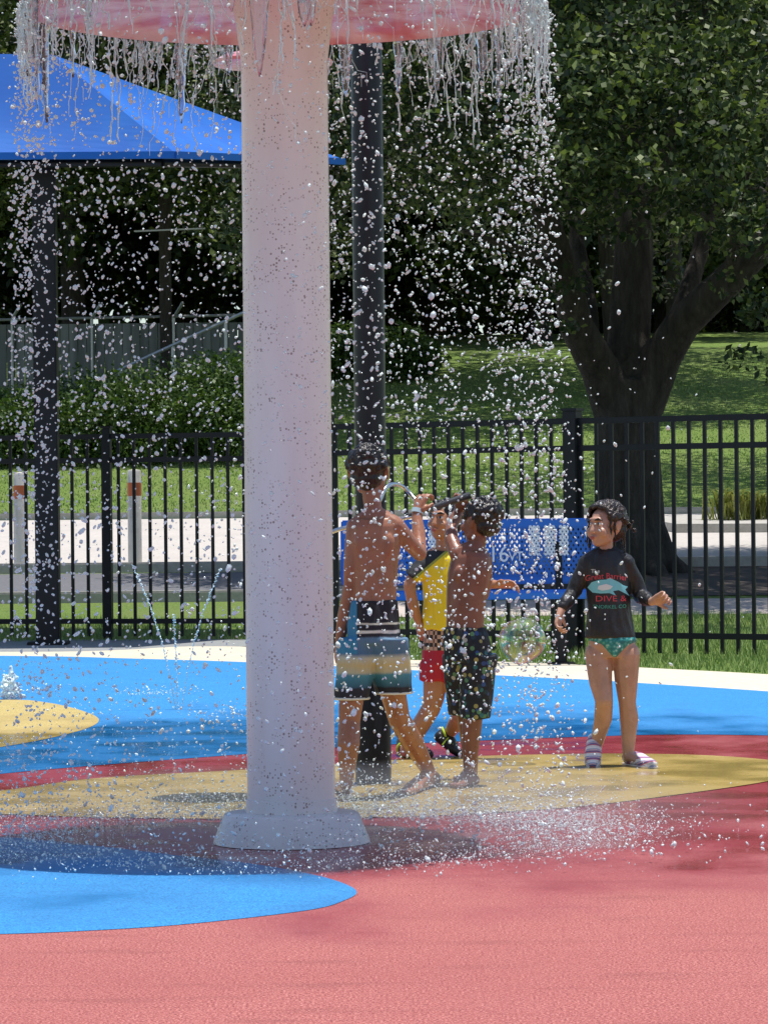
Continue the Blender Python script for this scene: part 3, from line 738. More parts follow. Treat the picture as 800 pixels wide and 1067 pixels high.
# mist ring
m = bpy.data.materials.new('mist'); m.use_nodes = True; nt = m.node_tree; nt.nodes.clear()
out = nt.nodes.new('ShaderNodeOutputMaterial'); pv = nt.nodes.new('ShaderNodeVolumePrincipled'); pv.inputs['Density'].default_value = .42; pv.inputs['Color'].default_value = (.95,.93,.96,1); tcm = nt.nodes.new('ShaderNodeTexCoord'); mp = nt.nodes.new('ShaderNodeMapping'); mp.inputs['Location'].default_value = (-(MX+.22)/1.75, -(MY+.5)/1.6, 0); mp.inputs['Scale'].default_value = (1/1.75, 1/1.6, 1)
gt = nt.nodes.new('ShaderNodeVectorMath'); gt.operation = 'LENGTH'; mr = nt.nodes.new('ShaderNodeMapRange'); mr.interpolation_type = 'SMOOTHSTEP'; mr.inputs[1].default_value = .45; mr.inputs[2].default_value = 1.0; mr.inputs[3].default_value = .42; mr.inputs[4].default_value = 0
fl = nt.nodes.new('ShaderNodeVectorMath'); fl.operation = 'MULTIPLY'; fl.inputs[1].default_value = (1,1,0)
nt.links.new(tcm.outputs['Object'], mp.inputs[0]); nt.links.new(mp.outputs[0], fl.inputs[0]); nt.links.new(fl.outputs[0], gt.inputs[0]); nt.links.new(gt.outputs['Value'], mr.inputs[0])
nz = nt.nodes.new('ShaderNodeTexNoise'); nz.inputs['Scale'].default_value = 3.5; nt.links.new(tcm.outputs['Object'], nz.inputs['Vector']); mm = nt.nodes.new('ShaderNodeMath'); mm.operation = 'MULTIPLY'; nt.links.new(mr.outputs[0], mm.inputs[0]); nt.links.new(nz.outputs['Fac'], mm.inputs[1]); nt.links.new(mm.outputs[0], pv.inputs['Density'])
nt.links.new(pv.outputs[0], out.inputs['Volume'])
bm = bmesh.new(); lathe_bm(bm, [(0,.03),(1.6,.03),(1.75,.05),(1.5,.11),(1.1,.18),(.6,.19),(0,.19)], (MX+.22,MY+.5,0), 64)
bmesh.ops.remove_doubles(bm, verts=bm.verts, dist=.0001); bmesh.ops.recalc_face_normals(bm, faces=bm.faces)
o = from_bm('water_mist', bm, m); tag(o, 'low pale mist of spray round the foot of the column', 'mist', kind='stuff')
# ground jets
jb = G(186, 742)
def jet(name, pts, n, label, r=.0055, grp='thin jets rising from the blue pad'):
    P3 = [Vector(p) for p in pts]; bm = bmesh.new(); line = []; rr = []
    for i in range(n):
        s = i/(n-1)*(len(P3)-1); k = min(int(s), len(P3)-2); p = P3[k].lerp(P3[k+1], s-k); j = .001+.0035*s/(len(P3)-1)
        line.append(p + Vector((random.gauss(0,j), random.gauss(0,j), 0))); rr.append(r*random.choice((.25,.4,.7,1.0,1.5))*.8)
    tube_bm(bm, line, rr, 6); o = from_bm(name, bm, M['foam'], None, True); recenter(o)
    return tag(o, label, 'water jet', grp)
def arc(px0, py0, px1, py1, d, bend): 
    a = P(px0,py0,d); b = P(px1,py1,d); return [a.lerp(b,t_)+Vector((bend*math.sin(PI*t_),0,.02*math.sin(PI*t_))) for t_ in [i/10 for i in range(11)]]
jet('water_jet', arc(184,742,138,588,jb.y,.03), 170, 'thin water jet leaning left from the blue pad')
jet('water_jet', arc(186,742,181,640,jb.y,0), 110, 'short thin water jet standing upright between two leaning jets')
jet('water_jet', arc(189,742,230,592,jb.y,-.03), 150, 'thin water jet leaning right towards the column')
gb = G(12, 731); n = 500; ps = np.stack([gb.x+rng.normal(0,.035,n), gb.y+rng.normal(0,.04,n), .03+np.abs(rng.normal(0,.06,n))],1)
bm = bmesh.new(); hull(bm, ell((gb.x,gb.y,.03),(.06,.06,.03)))
for p in ps:
    z = min(p[2], .03+.19*random.random()); hull(bm, ell((gb.x+(p[0]-gb.x)*.7, gb.y+(p[1]-gb.y)*.7, z), random.uniform(.006,.014), None, 1))
tube_bm(bm, [(gb.x,gb.y,.02),(gb.x+.005,gb.y,.12),(gb.x,gb.y,.22)], [.05,.025,.01], 8)
o = remeshed('bubbling_jet', bm, .006, M['foam'], None, 0); recenter(o); tag(o, 'low bubbling white water burst at the left edge beside the tan circle', 'water jet')
# small splashes on the blue pad
pos = []
for (px,py,k,sx) in ((160,728,120,.12),(30,725,110,.3),(240,750,90,.15),(100,745,80,.5),(200,770,90,.6),(60,790,70,.5),(580,880,110,.5),(540,870,180,.35),(620,900,50,.3)):
    c = G(px,py)
    for i in range(k): pos.append((c.x+random.gauss(0,sx), c.y+random.gauss(0,sx), .025+abs(random.gauss(0,.02))))
pos = np.array(pos); o = blobs('pad_splashes', pos, np.exp(rng.normal(math.log(.0035),.4,len(pos))), M['foam'], 1); tag(o, 'small splashes scattered over the wet pad', 'water', kind='stuff')
# soap bubble
m = bpy.data.materials.new('soap_film'); m.use_nodes = True; nt = m.node_tree; nt.nodes.clear()
out = nt.nodes.new('ShaderNodeOutputMaterial'); tr = nt.nodes.new('ShaderNodeBsdfTransparent'); gl = nt.nodes.new('ShaderNodeBsdfGlossy'); gl.inputs['Roughness'].default_value = .03
lw = nt.nodes.new('ShaderNodeLayerWeight'); lw.inputs['Blend'].default_value = .35; ns = nt.nodes.new('ShaderNodeTexNoise'); ns.inputs['Scale'].default_value = 9; tc = nt.nodes.new('ShaderNodeTexCoord'); nt.links.new(tc.outputs['Object'], ns.inputs['Vector'])
rp = nt.nodes.new('ShaderNodeValToRGB'); nt.links.new(ns.outputs['Fac'], rp.inputs['Fac']); r_ = rp.color_ramp; r_.elements[0].position = .35; r_.elements[0].color = (.5,1,.8,1); r_.elements[1].position = .65; r_.elements[1].color = (1,.6,1,1); e = r_.elements.new(.5); e.color = (.9,.95,.5,1)
nt.links.new(rp.outputs[0], gl.inputs['Color']); ma = nt.nodes.new('ShaderNodeMath'); ma.operation = 'MULTIPLY_ADD'; ma.inputs[1].default_value = .6; ma.inputs[2].default_value = .13; nt.links.new(lw.outputs['Facing'], ma.inputs[0])
mx = nt.nodes.new('ShaderNodeMixShader'); nt.links.new(ma.outputs[0], mx.inputs[0]); nt.links.new(tr.outputs[0], mx.inputs[1]); nt.links.new(gl.outputs[0], mx.inputs[2]); nt.links.new(mx.outputs[0], out.inputs['Surface'])
bm = bmesh.new(); bmesh.ops.create_uvsphere(bm, u_segments=48, v_segments=32, radius=.104, matrix=Matrix.Translation(P(544,667,15.4)))
for v in bm.verts: v.co += Vector((0,0,.006*math.sin(v.co.x*40)))
o = from_bm('soap_bubble', bm, m, None, True); recenter(o); tag(o, 'large shimmering soap bubble floating beside the girl, in front of the bench', 'bubble')

# ------------------------------------------------------------------ people
def cap(bm, a, b, ra, rb): hull(bm, ell(a, ra), ell(b, rb))
def chain(bm, pts, rad):
    for i in range(len(pts)-1): cap(bm, pts[i], pts[i+1], rad[i], rad[i+1])
def hand(bm, w, d, nrm, side, s=.78, curl=.5, spread=.12):
    d = Vector(d).normalized(); nrm = Vector(nrm); nrm = (nrm - d*nrm.dot(d)).normalized(); lat = d.cross(nrm).normalized()
    w = Vector(w)
    hull(bm, ell(w, (.022*s,)*3), ell(w+d*.045*s+lat*.022*s, .013*s), ell(w+d*.045*s-lat*.022*s, .013*s), ell(w+d*.082*s+lat*.03*s, .0105*s), ell(w+d*.085*s-lat*.03*s, .0105*s))
    for i, (o, L) in enumerate(((-.031,.062),(-.0105,.072),(.0105,.068),(.031,.054))):
        p = w + d*.085*s + lat*o*s; ang = 0; dd = (d + lat*o/.031*spread).normalized()
        for seg, fr in enumerate((.42,.32,.26)):
            ang += curl*(.8 if seg == 0 else 1.0); q = (dd*math.cos(ang) + nrm*math.sin(ang)); e = p + q*L*fr*s
            cap(bm, p, e, (.0088-.001*seg)*s, (.0082-.001*seg)*s); p = e
    p = w + d*.022*s + lat*side*.024*s; q = (d*.6 + lat*side*.75 + nrm*.35*curl).normalized(); e = p+q*.034*s; cap(bm, p, e, .013*s, .010*s)
    q = (d*.85 + lat*side*.3 + nrm*.7*curl).normalized(); e2 = e+q*.028*s; cap(bm, e, e2, .010*s, .0078*s)
def foot(bm, ankle, heel, toe, s=1.0, toes=True):
    ankle, heel, toe = Vector(ankle), Vector(heel), Vector(toe); d = (toe-heel).normalized(); up = Vector((0,0,1)); up = (up-d*up.dot(d)).normalized(); lat = d.cross(up)
    L = (toe-heel).length; ball = heel + d*L*.68
    hull(bm, ell(ankle, .028*s), ell(heel+up*.022*s+d*.02*s, .024*s))
    hull(bm, ell(heel+up*.02*s+d*.015*s, .022*s), ell(ankle+d*.012*s, .024*s), ell(heel+d*L*.45+up*.03*s, .022*s), ell(ball+up*.015*s+lat*.02*s, .014*s), ell(ball+up*.015*s-lat*.02*s, .014*s))
    if toes:
        for i, o in enumerate((-.031,-.017,-.003,.011,.025)):
            r_ = (.012,.0085,.008,.0078,.0075)[i]*s; b_ = ball + lat*o*s*.95; cap(bm, b_+up*.012*s, b_+d*(L*.3 - i*.005*s)+up*.009*s, r_, r_)
    else: hull(bm, ell(ball+up*.015*s+lat*.02*s, .016*s), ell(ball+up*.015*s-lat*.02*s, .016*s), ell(toe+up*.012*s-d*.012, .014*s))
def basis(fwd, up=(0,0,1)):
    f = Vector(fwd).normalized(); u = Vector(up); r_ = f.cross(u).normalized(); u = r_.cross(f).normalized()
    return Matrix((r_, f, u)).transposed()      # local x=right, y=forward, z=up
def head(bm, c, fwd, s=1.0, up=(0,0,1)):
    R = basis(fwd, up); T = lambda x,y,z: Vector(c) + R @ Vector((x,y,z))*s
    E = lambda p, r: ell(p, tuple(v*s for v in r), R)
    hull(bm, E(T(0,-.012,.02),(.070,.083,.078)))
    hull(bm, E(T(0,.028,-.005),(.056,.05,.06)), E(T(0,.048,-.072),(.024,.022,.018)), E(T(.034,.018,-.05),(.02,.03,.024)), E(T(-.034,.018,-.05),(.02,.03,.024)))
    hull(bm, E(T(0,.070,.03),(.036,.012,.012)))                                   # brow
    hull(bm, E(T(0,.076,.012),(.006,.006,.007)), E(T(0,.087,-.021),(.009,.008,.007)), E(T(.011,.080,-.025),(.007,.008,.006)), E(T(-.011,.080,-.025),(.007,.008,.006)))
    for sx in (1,-1):
        hull(bm, E(T(.034*sx,.058,-.022),(.021,.017,.018)))                       # cheek
        hull(bm, E(T(.071*sx,-.006,.010),(.006,.016,.020)), E(T(.076*sx,-.014,.014),(.005,.014,.018)), E(T(.072*sx,-.004,-.014),(.005,.008,.008)))
    hull(bm, E(T(0,.078,-.046),(.019,.009,.006))); hull(bm, E(T(0,.075,-.055),(.016,.009,.006)))
    return T, E, R
def face_parts(root_, c, fwd, s, T, E, R):
    for sx in (1,-1):
        b_ = bmesh.new(); hull(b_, E(T(.027*sx,.071,.010),(.013,.007,.0075))); ey = from_bm('eye', b_, M['eyewhite'], root_, True)
        b_ = bmesh.new(); hull(b_, E(T(.027*sx,.0755,.010),(.0062,.005,.0066))); from_bm('iris', b_, M['eyedark'], ey, True)
        b_ = bmesh.new(); hull(b_, E(T(.015*sx,.083,.028),(.004,.003,.003)), E(T(.030*sx,.080,.034),(.004,.003,.0035)), E(T(.043*sx,.070,.028),(.003,.003,.0025))); from_bm('eyebrow', b_, M['hair'], root_, True)
    b_ = bmesh.new(); hull(b_, E(T(0,.086,-.047),(.017,.0045,.0035))); hull(b_, E(T(0,.084,-.054),(.014,.0045,.004))); from_bm('lips', b_, M['lips'], root_, True)
def hairmass(T, E, name, root_, m, lumps=26, low=-.03, seed=1, front=.045):
    rd = random.Random(seed); b_ = bmesh.new()
    hull(b_, E(T(0,-.02,.036),(.077,.086,.073))); hull(b_, E(T(0,-.045,-.01),(.066,.052,.05)))
    for k in range(lumps*5):
        a = rd.uniform(PI*.05, PI*1.95) + PI/2; el = rd.uniform(-.2, 1.5)
        x, y, z = .077*math.cos(el)*math.cos(a), -.02+.086*math.cos(el)*math.sin(a), .034+.074*math.sin(el)
        if y > front and z < .06: continue
        hull(b_, E(T(x,y,z),(rd.uniform(.005,.013),rd.uniform(.005,.013),rd.uniform(.007,.016))))
    return remeshed(name, b_, .0045, m, root_, 2)
VX = .0042

# ---- boy 1: tall, bare back, board shorts
D = 13.65
J = lambda px, py, dd=0: P(px, py, D+dd)
r1 = empty('person', (J(392,835).x, D, .02), 'taller shirtless boy seen from behind in striped blue and tan board shorts', 'person', 'children playing on the splash pad')
bm = bmesh.new()
tw = Quaternion((0,0,1), .22).to_matrix()
RG = lambda px,py,rx,ry,dd=0: ring(J(px,py,dd), rx, ry, tw)
hull(bm, RG(389,668,.088,.075), RG(389,650,.092,.078), RG(390,628,.084,.07))
hull(bm, RG(390,634,.085,.068), RG(391,610,.081,.064), RG(391,590,.092,.068))
hull(bm, RG(391,592,.092,.068), RG(391,565,.103,.072), RG(391,548,.102,.066,.0), RG(390,541,.085,.055))
hull(bm, ell(J(372,547),.036), ell(J(410,546),.036), ell(J(389,535,.01),.036), ell(J(391,556),(.08,.05,.04)))
hull(bm, ell(J(376,566,-.052),(.028,.018,.042)), ell(J(382,584,-.05),(.014,.012,.02))); hull(bm, ell(J(404,566,-.05),(.028,.018,.042)), ell(J(399,584,-.05),(.014,.012,.02)))
hull(bm, ell(J(383,610,-.048),(.018,.02,.07))); hull(bm, ell(J(398,610,-.046),(.018,.02,.07)))
chain(bm, [J(389,541,.0), J(388,526,.01), J(386,510,.015)], [.042,.037,.037])
T,E,R = head(bm, J(384.5,494,.02), (.25,1,.1), 1.06)
chain(bm, [J(370,549), J(366,590,-.01), J(365,610,0), J(358,645,.03), J(354,668,.05)], [.038,.033,.029,.029,.020])
hand(bm, J(354,668,.05), J(351,695,.07)-J(354,668,.05), (1,.3,0), 1, .86, .35)
chain(bm, [J(412,548), J(426,565,.05), J(437,577,.10), J(436,556,.16), J(434,536,.2)], [.038,.034,.030,.029,.021])
hand(bm, J(434,536,.2), J(439,519,.22)-J(434,536,.2), (.6,.6,-.1), -1, .86, .85)
chain(bm, [J(375,672), J(367,715,.01), J(364,752,.02), J(363,775,-.012), J(361,812,0)], [.064,.056,.045,.047,.029])
foot(bm, J(361,818,0), G(361,835)+Vector((0,0,.022)), G(353,825)+Vector((0,0,.022)), 1.0)
chain(bm, [J(403,672,.02), J(408,715,.1), J(416,750,.2), J(430,774,.33), J(446,803,.5)], [.062,.056,.045,.046,.029])
foot(bm, J(447,806,.5), G(455,822)+Vector((0,0,.022)), G(417,834)+Vector((0,0,.022)), 1.05)
remeshed('body', bm, VX, M['skin1'], r1, 3)
hairmass(T, E, 'hair', r1, M['hair'], 34, seed=3)
bm = bmesh.new(); dw = (J(438,520,.22)-J(434,536,.2)).normalized(); q = dw.to_track_quat('Z','Y').to_matrix()
pa = J(434.3,535,.2); hull(bm, ring(pa, .025,.025,q), ring(pa+dw*.018,.025,.025,q)); M['band'] = mat('pale_blue_band', (.45,.62,.72), .35); from_bm('wristband', bm, M['band'], r1)
m = mat('board_short_print', (.05,.1,.2), .7); t = NT(m); x,y,z = t.sep()
w_ = t.math('ADD', z, t.math('MULTIPLY', t.math('SUBTRACT', t.noise(9,3), .5), .018))
z_ = lambda py: (J(390,py).z-.02-.36)/.5
st = [(z_(735),(.008,.010,.02)),(z_(717),(.010,.014,.028)),(z_(715),(.02,.10,.17)),(z_(703),(.05,.24,.34)),(z_(700),(.45,.45,.32)),(z_(692),(.55,.46,.22)),(z_(685),(.50,.52,.42)),(z_(680),(.06,.16,.30)),(z_(664),(.10,.20,.32)),(z_(662),(.012,.014,.025)),(z_(659.5),(.012,.014,.025)),(z_(658.5),(.72,.72,.66)),(z_(656.5),(.72,.72,.66)),(z_(655.5),(.012,.012,.018)),(z_(650.6),(.012,.012,.018)),(z_(650),(.6,.6,.5)),(z_(648.5),(.6,.6,.5)),(z_(648),(.012,.012,.018)),(z_(622),(.012,.012,.018))]
st = sorted(st); col = t.ramp(t.mapr(w_, .36, .86), st)
bl = t.math('MULTIPLY', t.math('LESS_THAN', x, J(372,650).x - r1.location.x), t.math('GREATER_THAN', z, J(390,680).z-.02))
col = t.mix(bl, col, (.03,.22,.40)); t.base(col); t.bump(t.noise(1,3,t.scaled((26,26,7))), .6, .015); M['shorts1'] = m
bm = bmesh.new()
hull(bm, RG(389,670,.104,.09), RG(389,650,.101,.087), RG(390,626,.091,.076))
hull(bm, ring(J(374,665),.082,.088), ring(J(366,728,.01),.069,.076))
hull(bm, ring(J(402,665),.086,.094), ring(J(410,722,.09),.072,.098))
sh = remeshed('board_shorts', bm, .006, M['shorts1'], r1, 3, wr=.006)
bm = bmesh.new(); pts = [p+Vector((0,0,.004)) for p in ring(J(366,728.5,.01),.0705,.0775,None,32)]; pts.append(pts[0]); tube_bm(bm, pts, .005, 8, False); pts = [p+Vector((0,0,.004)) for p in ring(J(410,722.5,.09),.073,.099,None,32)]; pts.append(pts[0]); tube_bm(bm, pts, .005, 8, False)
M['trim'] = mat('white_trim', (.7,.7,.6), .7); from_bm('hem_trim', bm, M['trim'], sh, True)

# ---- boy 2: dark haired, bare back, patterned long trunks
D = 14.25
r2 = empty('person', (J(487,822).x, D, .02), 'shirtless dark-haired boy in long dark patterned swim trunks reaching up', 'person', 'children playing on the splash pad')
tw = Quaternion((0,0,1), -.35).to_matrix()
bm = bmesh.new()
hull(bm, RG(487,685,.08,.075), RG(486,668,.083,.077), RG(484,655,.078,.07))
hull(bm, RG(484,657,.078,.07), RG(484,635,.077,.066), RG(486,615,.086,.068))
hull(bm, RG(486,617,.086,.068), RG(489,595,.093,.068), RG(490,580,.082,.06), RG(491,574,.06,.05))
hull(bm, ell(J(476,577),.033), ell(J(505,585),.033), ell(J(494,570,.01),.034), ell(J(489,590),(.07,.045,.035)))
hull(bm, ell(J(478,598,-.05),(.022,.016,.036)), ell(J(482,610,-.048),.012)); hull(bm, ell(J(500,600,-.046),(.022,.016,.036)), ell(J(495,612,-.044),.012))
hull(bm, ell(J(478,636,-.046),(.016,.018,.06))); hull(bm, ell(J(491,636,-.042),(.016,.018,.06)))
chain(bm, [J(494,576,0), J(498,566,.01), J(500,556,.01)], [.038,.034,.034])
T,E,R = head(bm, J(500,545,.01), (-.75,.62,.05), .97)
chain(bm, [J(476,577), J(470,562,.06), J(470,548,.12), J(475,538,.15), J(478,532,.17)], [.034,.030,.026,.025,.019])
hand(bm, J(478,532,.17), J(482,516,.12)-J(478,532,.17), (-.2,-.9,.1), 1, .8, .8)
chain(bm, [J(505,586), J(506,604,.06), J(503,620,.14), J(494,612,.24), J(489,604,.30)], [.033,.029,.026,.024,.018])
hand(bm, J(489,604,.30), (-.5,.8,.3), (0,-.3,-1), 1, .8, .6)
chain(bm, [J(478,680,.03), J(484,738,.1), J(489,772,.16), J(491,808,.14)], [.056,.042,.040,.026])
foot(bm, J(491,808,.14), G(495,818)+Vector((0,0,.022)), G(474,818)+Vector((0,0,.022)), .9)
chain(bm, [J(496,680,.0), J(493,740,-.02), J(491,762,-.01), J(489,806,0)], [.056,.044,.042,.027])
foot(bm, J(489,809,0), G(497,823)+Vector((0,0,.022)), G(470,826)+Vector((0,0,.022)), .95)
remeshed('body', bm, VX, M['skin2'], r2, 3)
hairmass(T, E, 'hair', r2, M['hair'], 34, seed=8)
m = mat('patterned_trunks', (.02,.04,.06), .7); t = NT(m)
v = t.n('ShaderNodeTexVoronoi'); v.inputs['Scale'].default_value = 42; t.l(t.tc.outputs['Object'], v.inputs['Vector'])
hs = t.n('ShaderNodeSeparateColor'); t.l(v.outputs['Color'], hs.inputs[0])
pc = t.ramp(hs.outputs[0], [(0,(.012,.04,.06)),(.3,(.03,.16,.16)),(.45,(.32,.30,.10)),(.6,(.4,.42,.38)),(.72,(.03,.08,.25)),(.86,(.10,.25,.12))], 'CONSTANT')
t.base(t.mix(t.math('LESS_THAN', v.outputs['Distance'], .42), (.008,.012,.02), pc)); t.bump(t.noise(1,3,t.scaled((26,26,7))), .6, .015); M['trunks2'] = m
bm = bmesh.new()
hull(bm, RG(487,688,.098,.09), RG(486,670,.097,.088), RG(484,654,.087,.078))
hull(bm, ring(J(498,682,-.02),.080,.085), ring(J(495,748,-.02),.060,.068)); hull(bm, ring(J(480,682,.03),.078,.085), ring(J(483,744,.1),.060,.066))
remeshed('swim_trunks', bm, .006, M['trunks2'], r2, 3, wr=.006)

# ---- boy 3: yellow rash shirt, red shorts
D = 15.8
r3 = empty('person', (J(452,795).x, D, .02), 'boy in yellow and black rash shirt with red shorts, half hidden behind the others', 'person', 'children playing on the splash pad')
tw = Quaternion((0,0,1), -.5).to_matrix()
bm = bmesh.new()
hull(bm, RG(461,690,.08,.075), RG(462,662,.085,.077), RG(462,640,.078,.07), RG(460,600,.086,.07), RG(458,582,.08,.06))
hull(bm, ell(J(445,583),.034), ell(J(474,583),.034), ell(J(460,573,.01),.036))
chain(bm, [J(460,576,0), J(461,566,0), J(462,555,0)], [.038,.034,.034])
T,E,R = head(bm, J(463,544,0), (-.55,-.75,.15), .97)
chain(bm, [J(445,584), J(433,596,-.03), J(426,610,-.04), J(430,630,-.03), J(436,648,-.0)], [.034,.031,.028,.027,.019])
hand(bm, J(436,648,0), (.3,.1,-1), (.6,.6,0), 1, .8, .6)
chain(bm, [J(474,584), J(488,598,.02), J(498,605,.02), J(508,608,-.02), J(516,609,-.05)], [.034,.031,.028,.026,.020])
hand(bm, J(516,609,-.05), (1,-.3,.03), (0,-.6,-1), -1, .85, .45)
chain(bm, [J(455,695), J(452,725,.0), J(449,738,0), J(434,762,.02), J(423,782,.05)], [.066,.052,.044,.042,.028])
foot(bm, J(423,784,.05), G(418,789)+Vector((0,0,.05)), G(448,794)+Vector((0,0,.022)), .95, False)
chain(bm, [J(470,695), J(480,725,-.03), J(484,738,-.04), J(476,752,.08), J(468,764,.16)], [.066,.052,.044,.040,.028])
foot(bm, J(466,765,.16), J(454,770,.16), J(479,789,.12), .95, False)
remeshed('body', bm, VX, M['skin3'], r3, 3)
face_parts(r3, None, None, .97, T, E, R)
hairmass(T, E, 'hair', r3, M['hair'], 34, seed=5)
m = mat('yellow_rash_shirt', (.78,.58,.01), .6); t = NT(m); x,y,z = t.sep()
ox = r3.location.x
# black shoulder and sleeve panel, by distance from the neck-sleeve line
za, zb2 = J(432,598).z-.02, J(470,566).z-.02; xa, xb = J(432,0).x-ox, J(470,0).x-ox
lin = t.math('SUBTRACT', z, t.math('MULTIPLY_ADD', x, (zb2-za)/(xb-xa), za-xa*(zb2-za)/(xb-xa)))
col = t.mix(t.math('GREATER_THAN', lin, -.004), (.88,.66,.012), (.30,.34,.05)); col = t.mix(t.math('GREATER_THAN', lin, .010), col, (.012,.013,.016))
t.base(col); t.bump(t.noise(1,3,t.scaled((20,20,10))), .6, .015); M['yellow'] = m
bm = bmesh.new()
hull(bm, RG(461,656,.098,.086), RG(462,640,.09,.08), RG(461,620,.089,.077)); hull(bm, RG(461,622,.089,.077), RG(460,600,.097,.08), RG(458,582,.09,.07), RG(459,574,.055,.05))
hull(bm, ell(J(445,584),.042), ell(J(460,577,.01),.04), ell(J(474,584),.042))
hull(bm, ell(J(445,585),.042), ring(J(430,602,-.035),.040,.040,(J(426,610)-J(445,584)).to_track_quat('Z','Y').to_matrix())); hull(bm, ell(J(474,585),.042), ring(J(490,600,.02),.038,.038,Quaternion((0,1,0),1.1).to_matrix()))
remeshed('rash_shirt', bm, .005, M['yellow'], r3, 3, wr=.005)
m = mat('red_check_shorts', (.5,.02,.03), .7); t = NT(m); x,y,z = t.sep()
ck = t.n('ShaderNodeTexChecker'); ck.inputs['Scale'].default_value = 55; t.l(t.tc.outputs['Object'], ck.inputs[0]); ck.inputs[1].default_value = (.02,.02,.02,1); ck.inputs[2].default_value = (.55,.33,.22,1)
t.base(t.mix(t.math('GREATER_THAN', z, J(460,677).z-.02), (.45,.012,.03), ck.outputs[0])); t.bump(t.noise(1,3,t.scaled((26,26,7))), .6, .015); M['shorts3'] = m
bm = bmesh.new(); hull(bm, RG(461,692,.097,.09), RG(462,668,.093,.085), RG(462,650,.087,.078)); hull(bm, ring(J(455,690),.075,.08), ring(J(453,709),.070,.074)); hull(bm, ring(J(470,690),.075,.08), ring(J(478,712,-.02),.068,.074))
remeshed('shorts', bm, .006, M['shorts3'], r3, 3, wr=.006)
m = mat('black_water_shoe', (.012,.012,.014), .5); M['shoeb'] = m; M['lime'] = mat('lime_trim', (.42,.62,.04), .5)
def shoe(root_, ankle, heel, toe, s, m, name='water_shoe'):
    ankle, heel, toe = Vector(ankle), Vector(heel), Vector(toe); d = (toe-heel).normalized(); up = Vector((0,0,1)); up = (up-d*up.dot(d)).normalized(); lat = d.cross(up); L = (toe-heel).length; b_ = bmesh.new(); ball = heel+d*L*.68
    hull(b_, ell(heel+up*.02*s+d*.012*s, .030*s), ell(ankle*.55+(heel+up*.02)*.45, .031*s), ell(heel+d*L*.45+up*.032*s, .027*s), ell(ball+up*.014*s+lat*.02*s, .021*s), ell(ball+up*.014*s-lat*.02*s, .021*s))
    hull(b_, ell(ball+up*.014*s+lat*.02*s, .021*s), ell(ball+up*.014*s-lat*.02*s, .021*s), ell(toe+up*.012*s-d*.005, .019*s))
    return remeshed(name, b_, .004, m, root_, 3), d, up, lat
for an, he, to in ((J(423,784,.05), G(418,789)+Vector((0,0,.05)), G(448,794)+Vector((0,0,.022))), (J(466,765,.16), J(454,770,.16), J(479,789,.12))):
    so_, d_, u_, l_ = shoe(r3, an, he, to, 1.0, M['shoeb'])
    bm = bmesh.new(); c = an*.72+(he+u_*.02)*.28; q = (an-he).to_track_quat('Z','Y').to_matrix(); pts = ring(c, .036, .034, q, 20); pts.append(pts[0]); tube_bm(bm, pts, .006, 8, False)
    for k in (.35,.6):
        c = he+d_*(to-he).length*k; tube_bm(bm, [c+l_*.035+u_*.005, c+l_*.026+u_*(.05-.025*k), c+u_*(.064-.03*k), c-l_*.026+u_*(.05-.025*k), c-l_*.035+u_*.005], .004, 6)
    from_bm('shoe_trim', bm, M['lime'], so_, True)

# ---- girl
D = 15.22
r4 = empty('person', (J(640,803).x, D, .02), 'girl with wet dark hair in a black printed rash top and teal swim bottoms', 'person', 'children playing on the splash pad')
tw = Quaternion((0,0,1), .08).to_matrix()
bm = bmesh.new()
hull(bm, RG(637,685,.085,.066), RG(637,672,.103,.078), RG(636,655,.095,.072), RG(634,640,.085,.068))
hull(bm, RG(634,642,.085,.068), RG(633,610,.09,.065), RG(632,590,.092,.062), RG(631,580,.07,.05))
hull(bm, ell(J(611,586),.030), ell(J(652,586),.030), ell(J(631,577,.01),.036))
chain(bm, [J(632,582,0), J(631,573,0), J(631,562,.0)], [.036,.032,.031])
T,E,R = head(bm, J(630,549,-.005), (-.72,-.69,.04), .99)
for sx in (1,-1): hull(bm, E(T(.033*sx,.050,-.032),(.025,.020,.022)))
hull(bm, E(T(0,.050,-.066),(.026,.022,.018)), E(T(0,.03,-.05),(.05,.03,.02)))
chain(bm, [J(611,588), J(603,604,.0), J(597,617,-.0), J(590,627,-.04), J(584,636,-.07)], [.033,.030,.027,.025,.018])
hand(bm, J(584,636,-.07), (-.25,-.3,-1), (.8,-.3,0), -1, .82, .75)
chain(bm, [J(652,588), J(661,605,.02), J(667,621,.02), J(673,624,-.05), J(679,627,-.10)], [.033,.030,.027,.025,.018])
hand(bm, J(679,627,-.10), (.8,-.5,.35), (-.2,-.6,-.5), 1, .82, .95)
chain(bm, [J(623,682), J(625,708,-.02), J(629,730,-.05), J(628,748,-.0), J(621,777,.05)], [.063,.054,.041,.042,.026])
foot(bm, J(621,779,.05), J(618,772,.09), J(617,799,-.05), .9, False)
chain(bm, [J(652,682), J(652,708,0), J(653,732,0), J(655,748,.01), J(654,786,.01)], [.063,.054,.040,.043,.026])
foot(bm, J(654,788,.01), G(654,800)+Vector((0,0,.022)), G(681,804)+Vector((0,0,.022)), .9, False)
remeshed('body', bm, VX, M['skin4'], r4, 3)
face_parts(r4, None, None, .99, T, E, R)
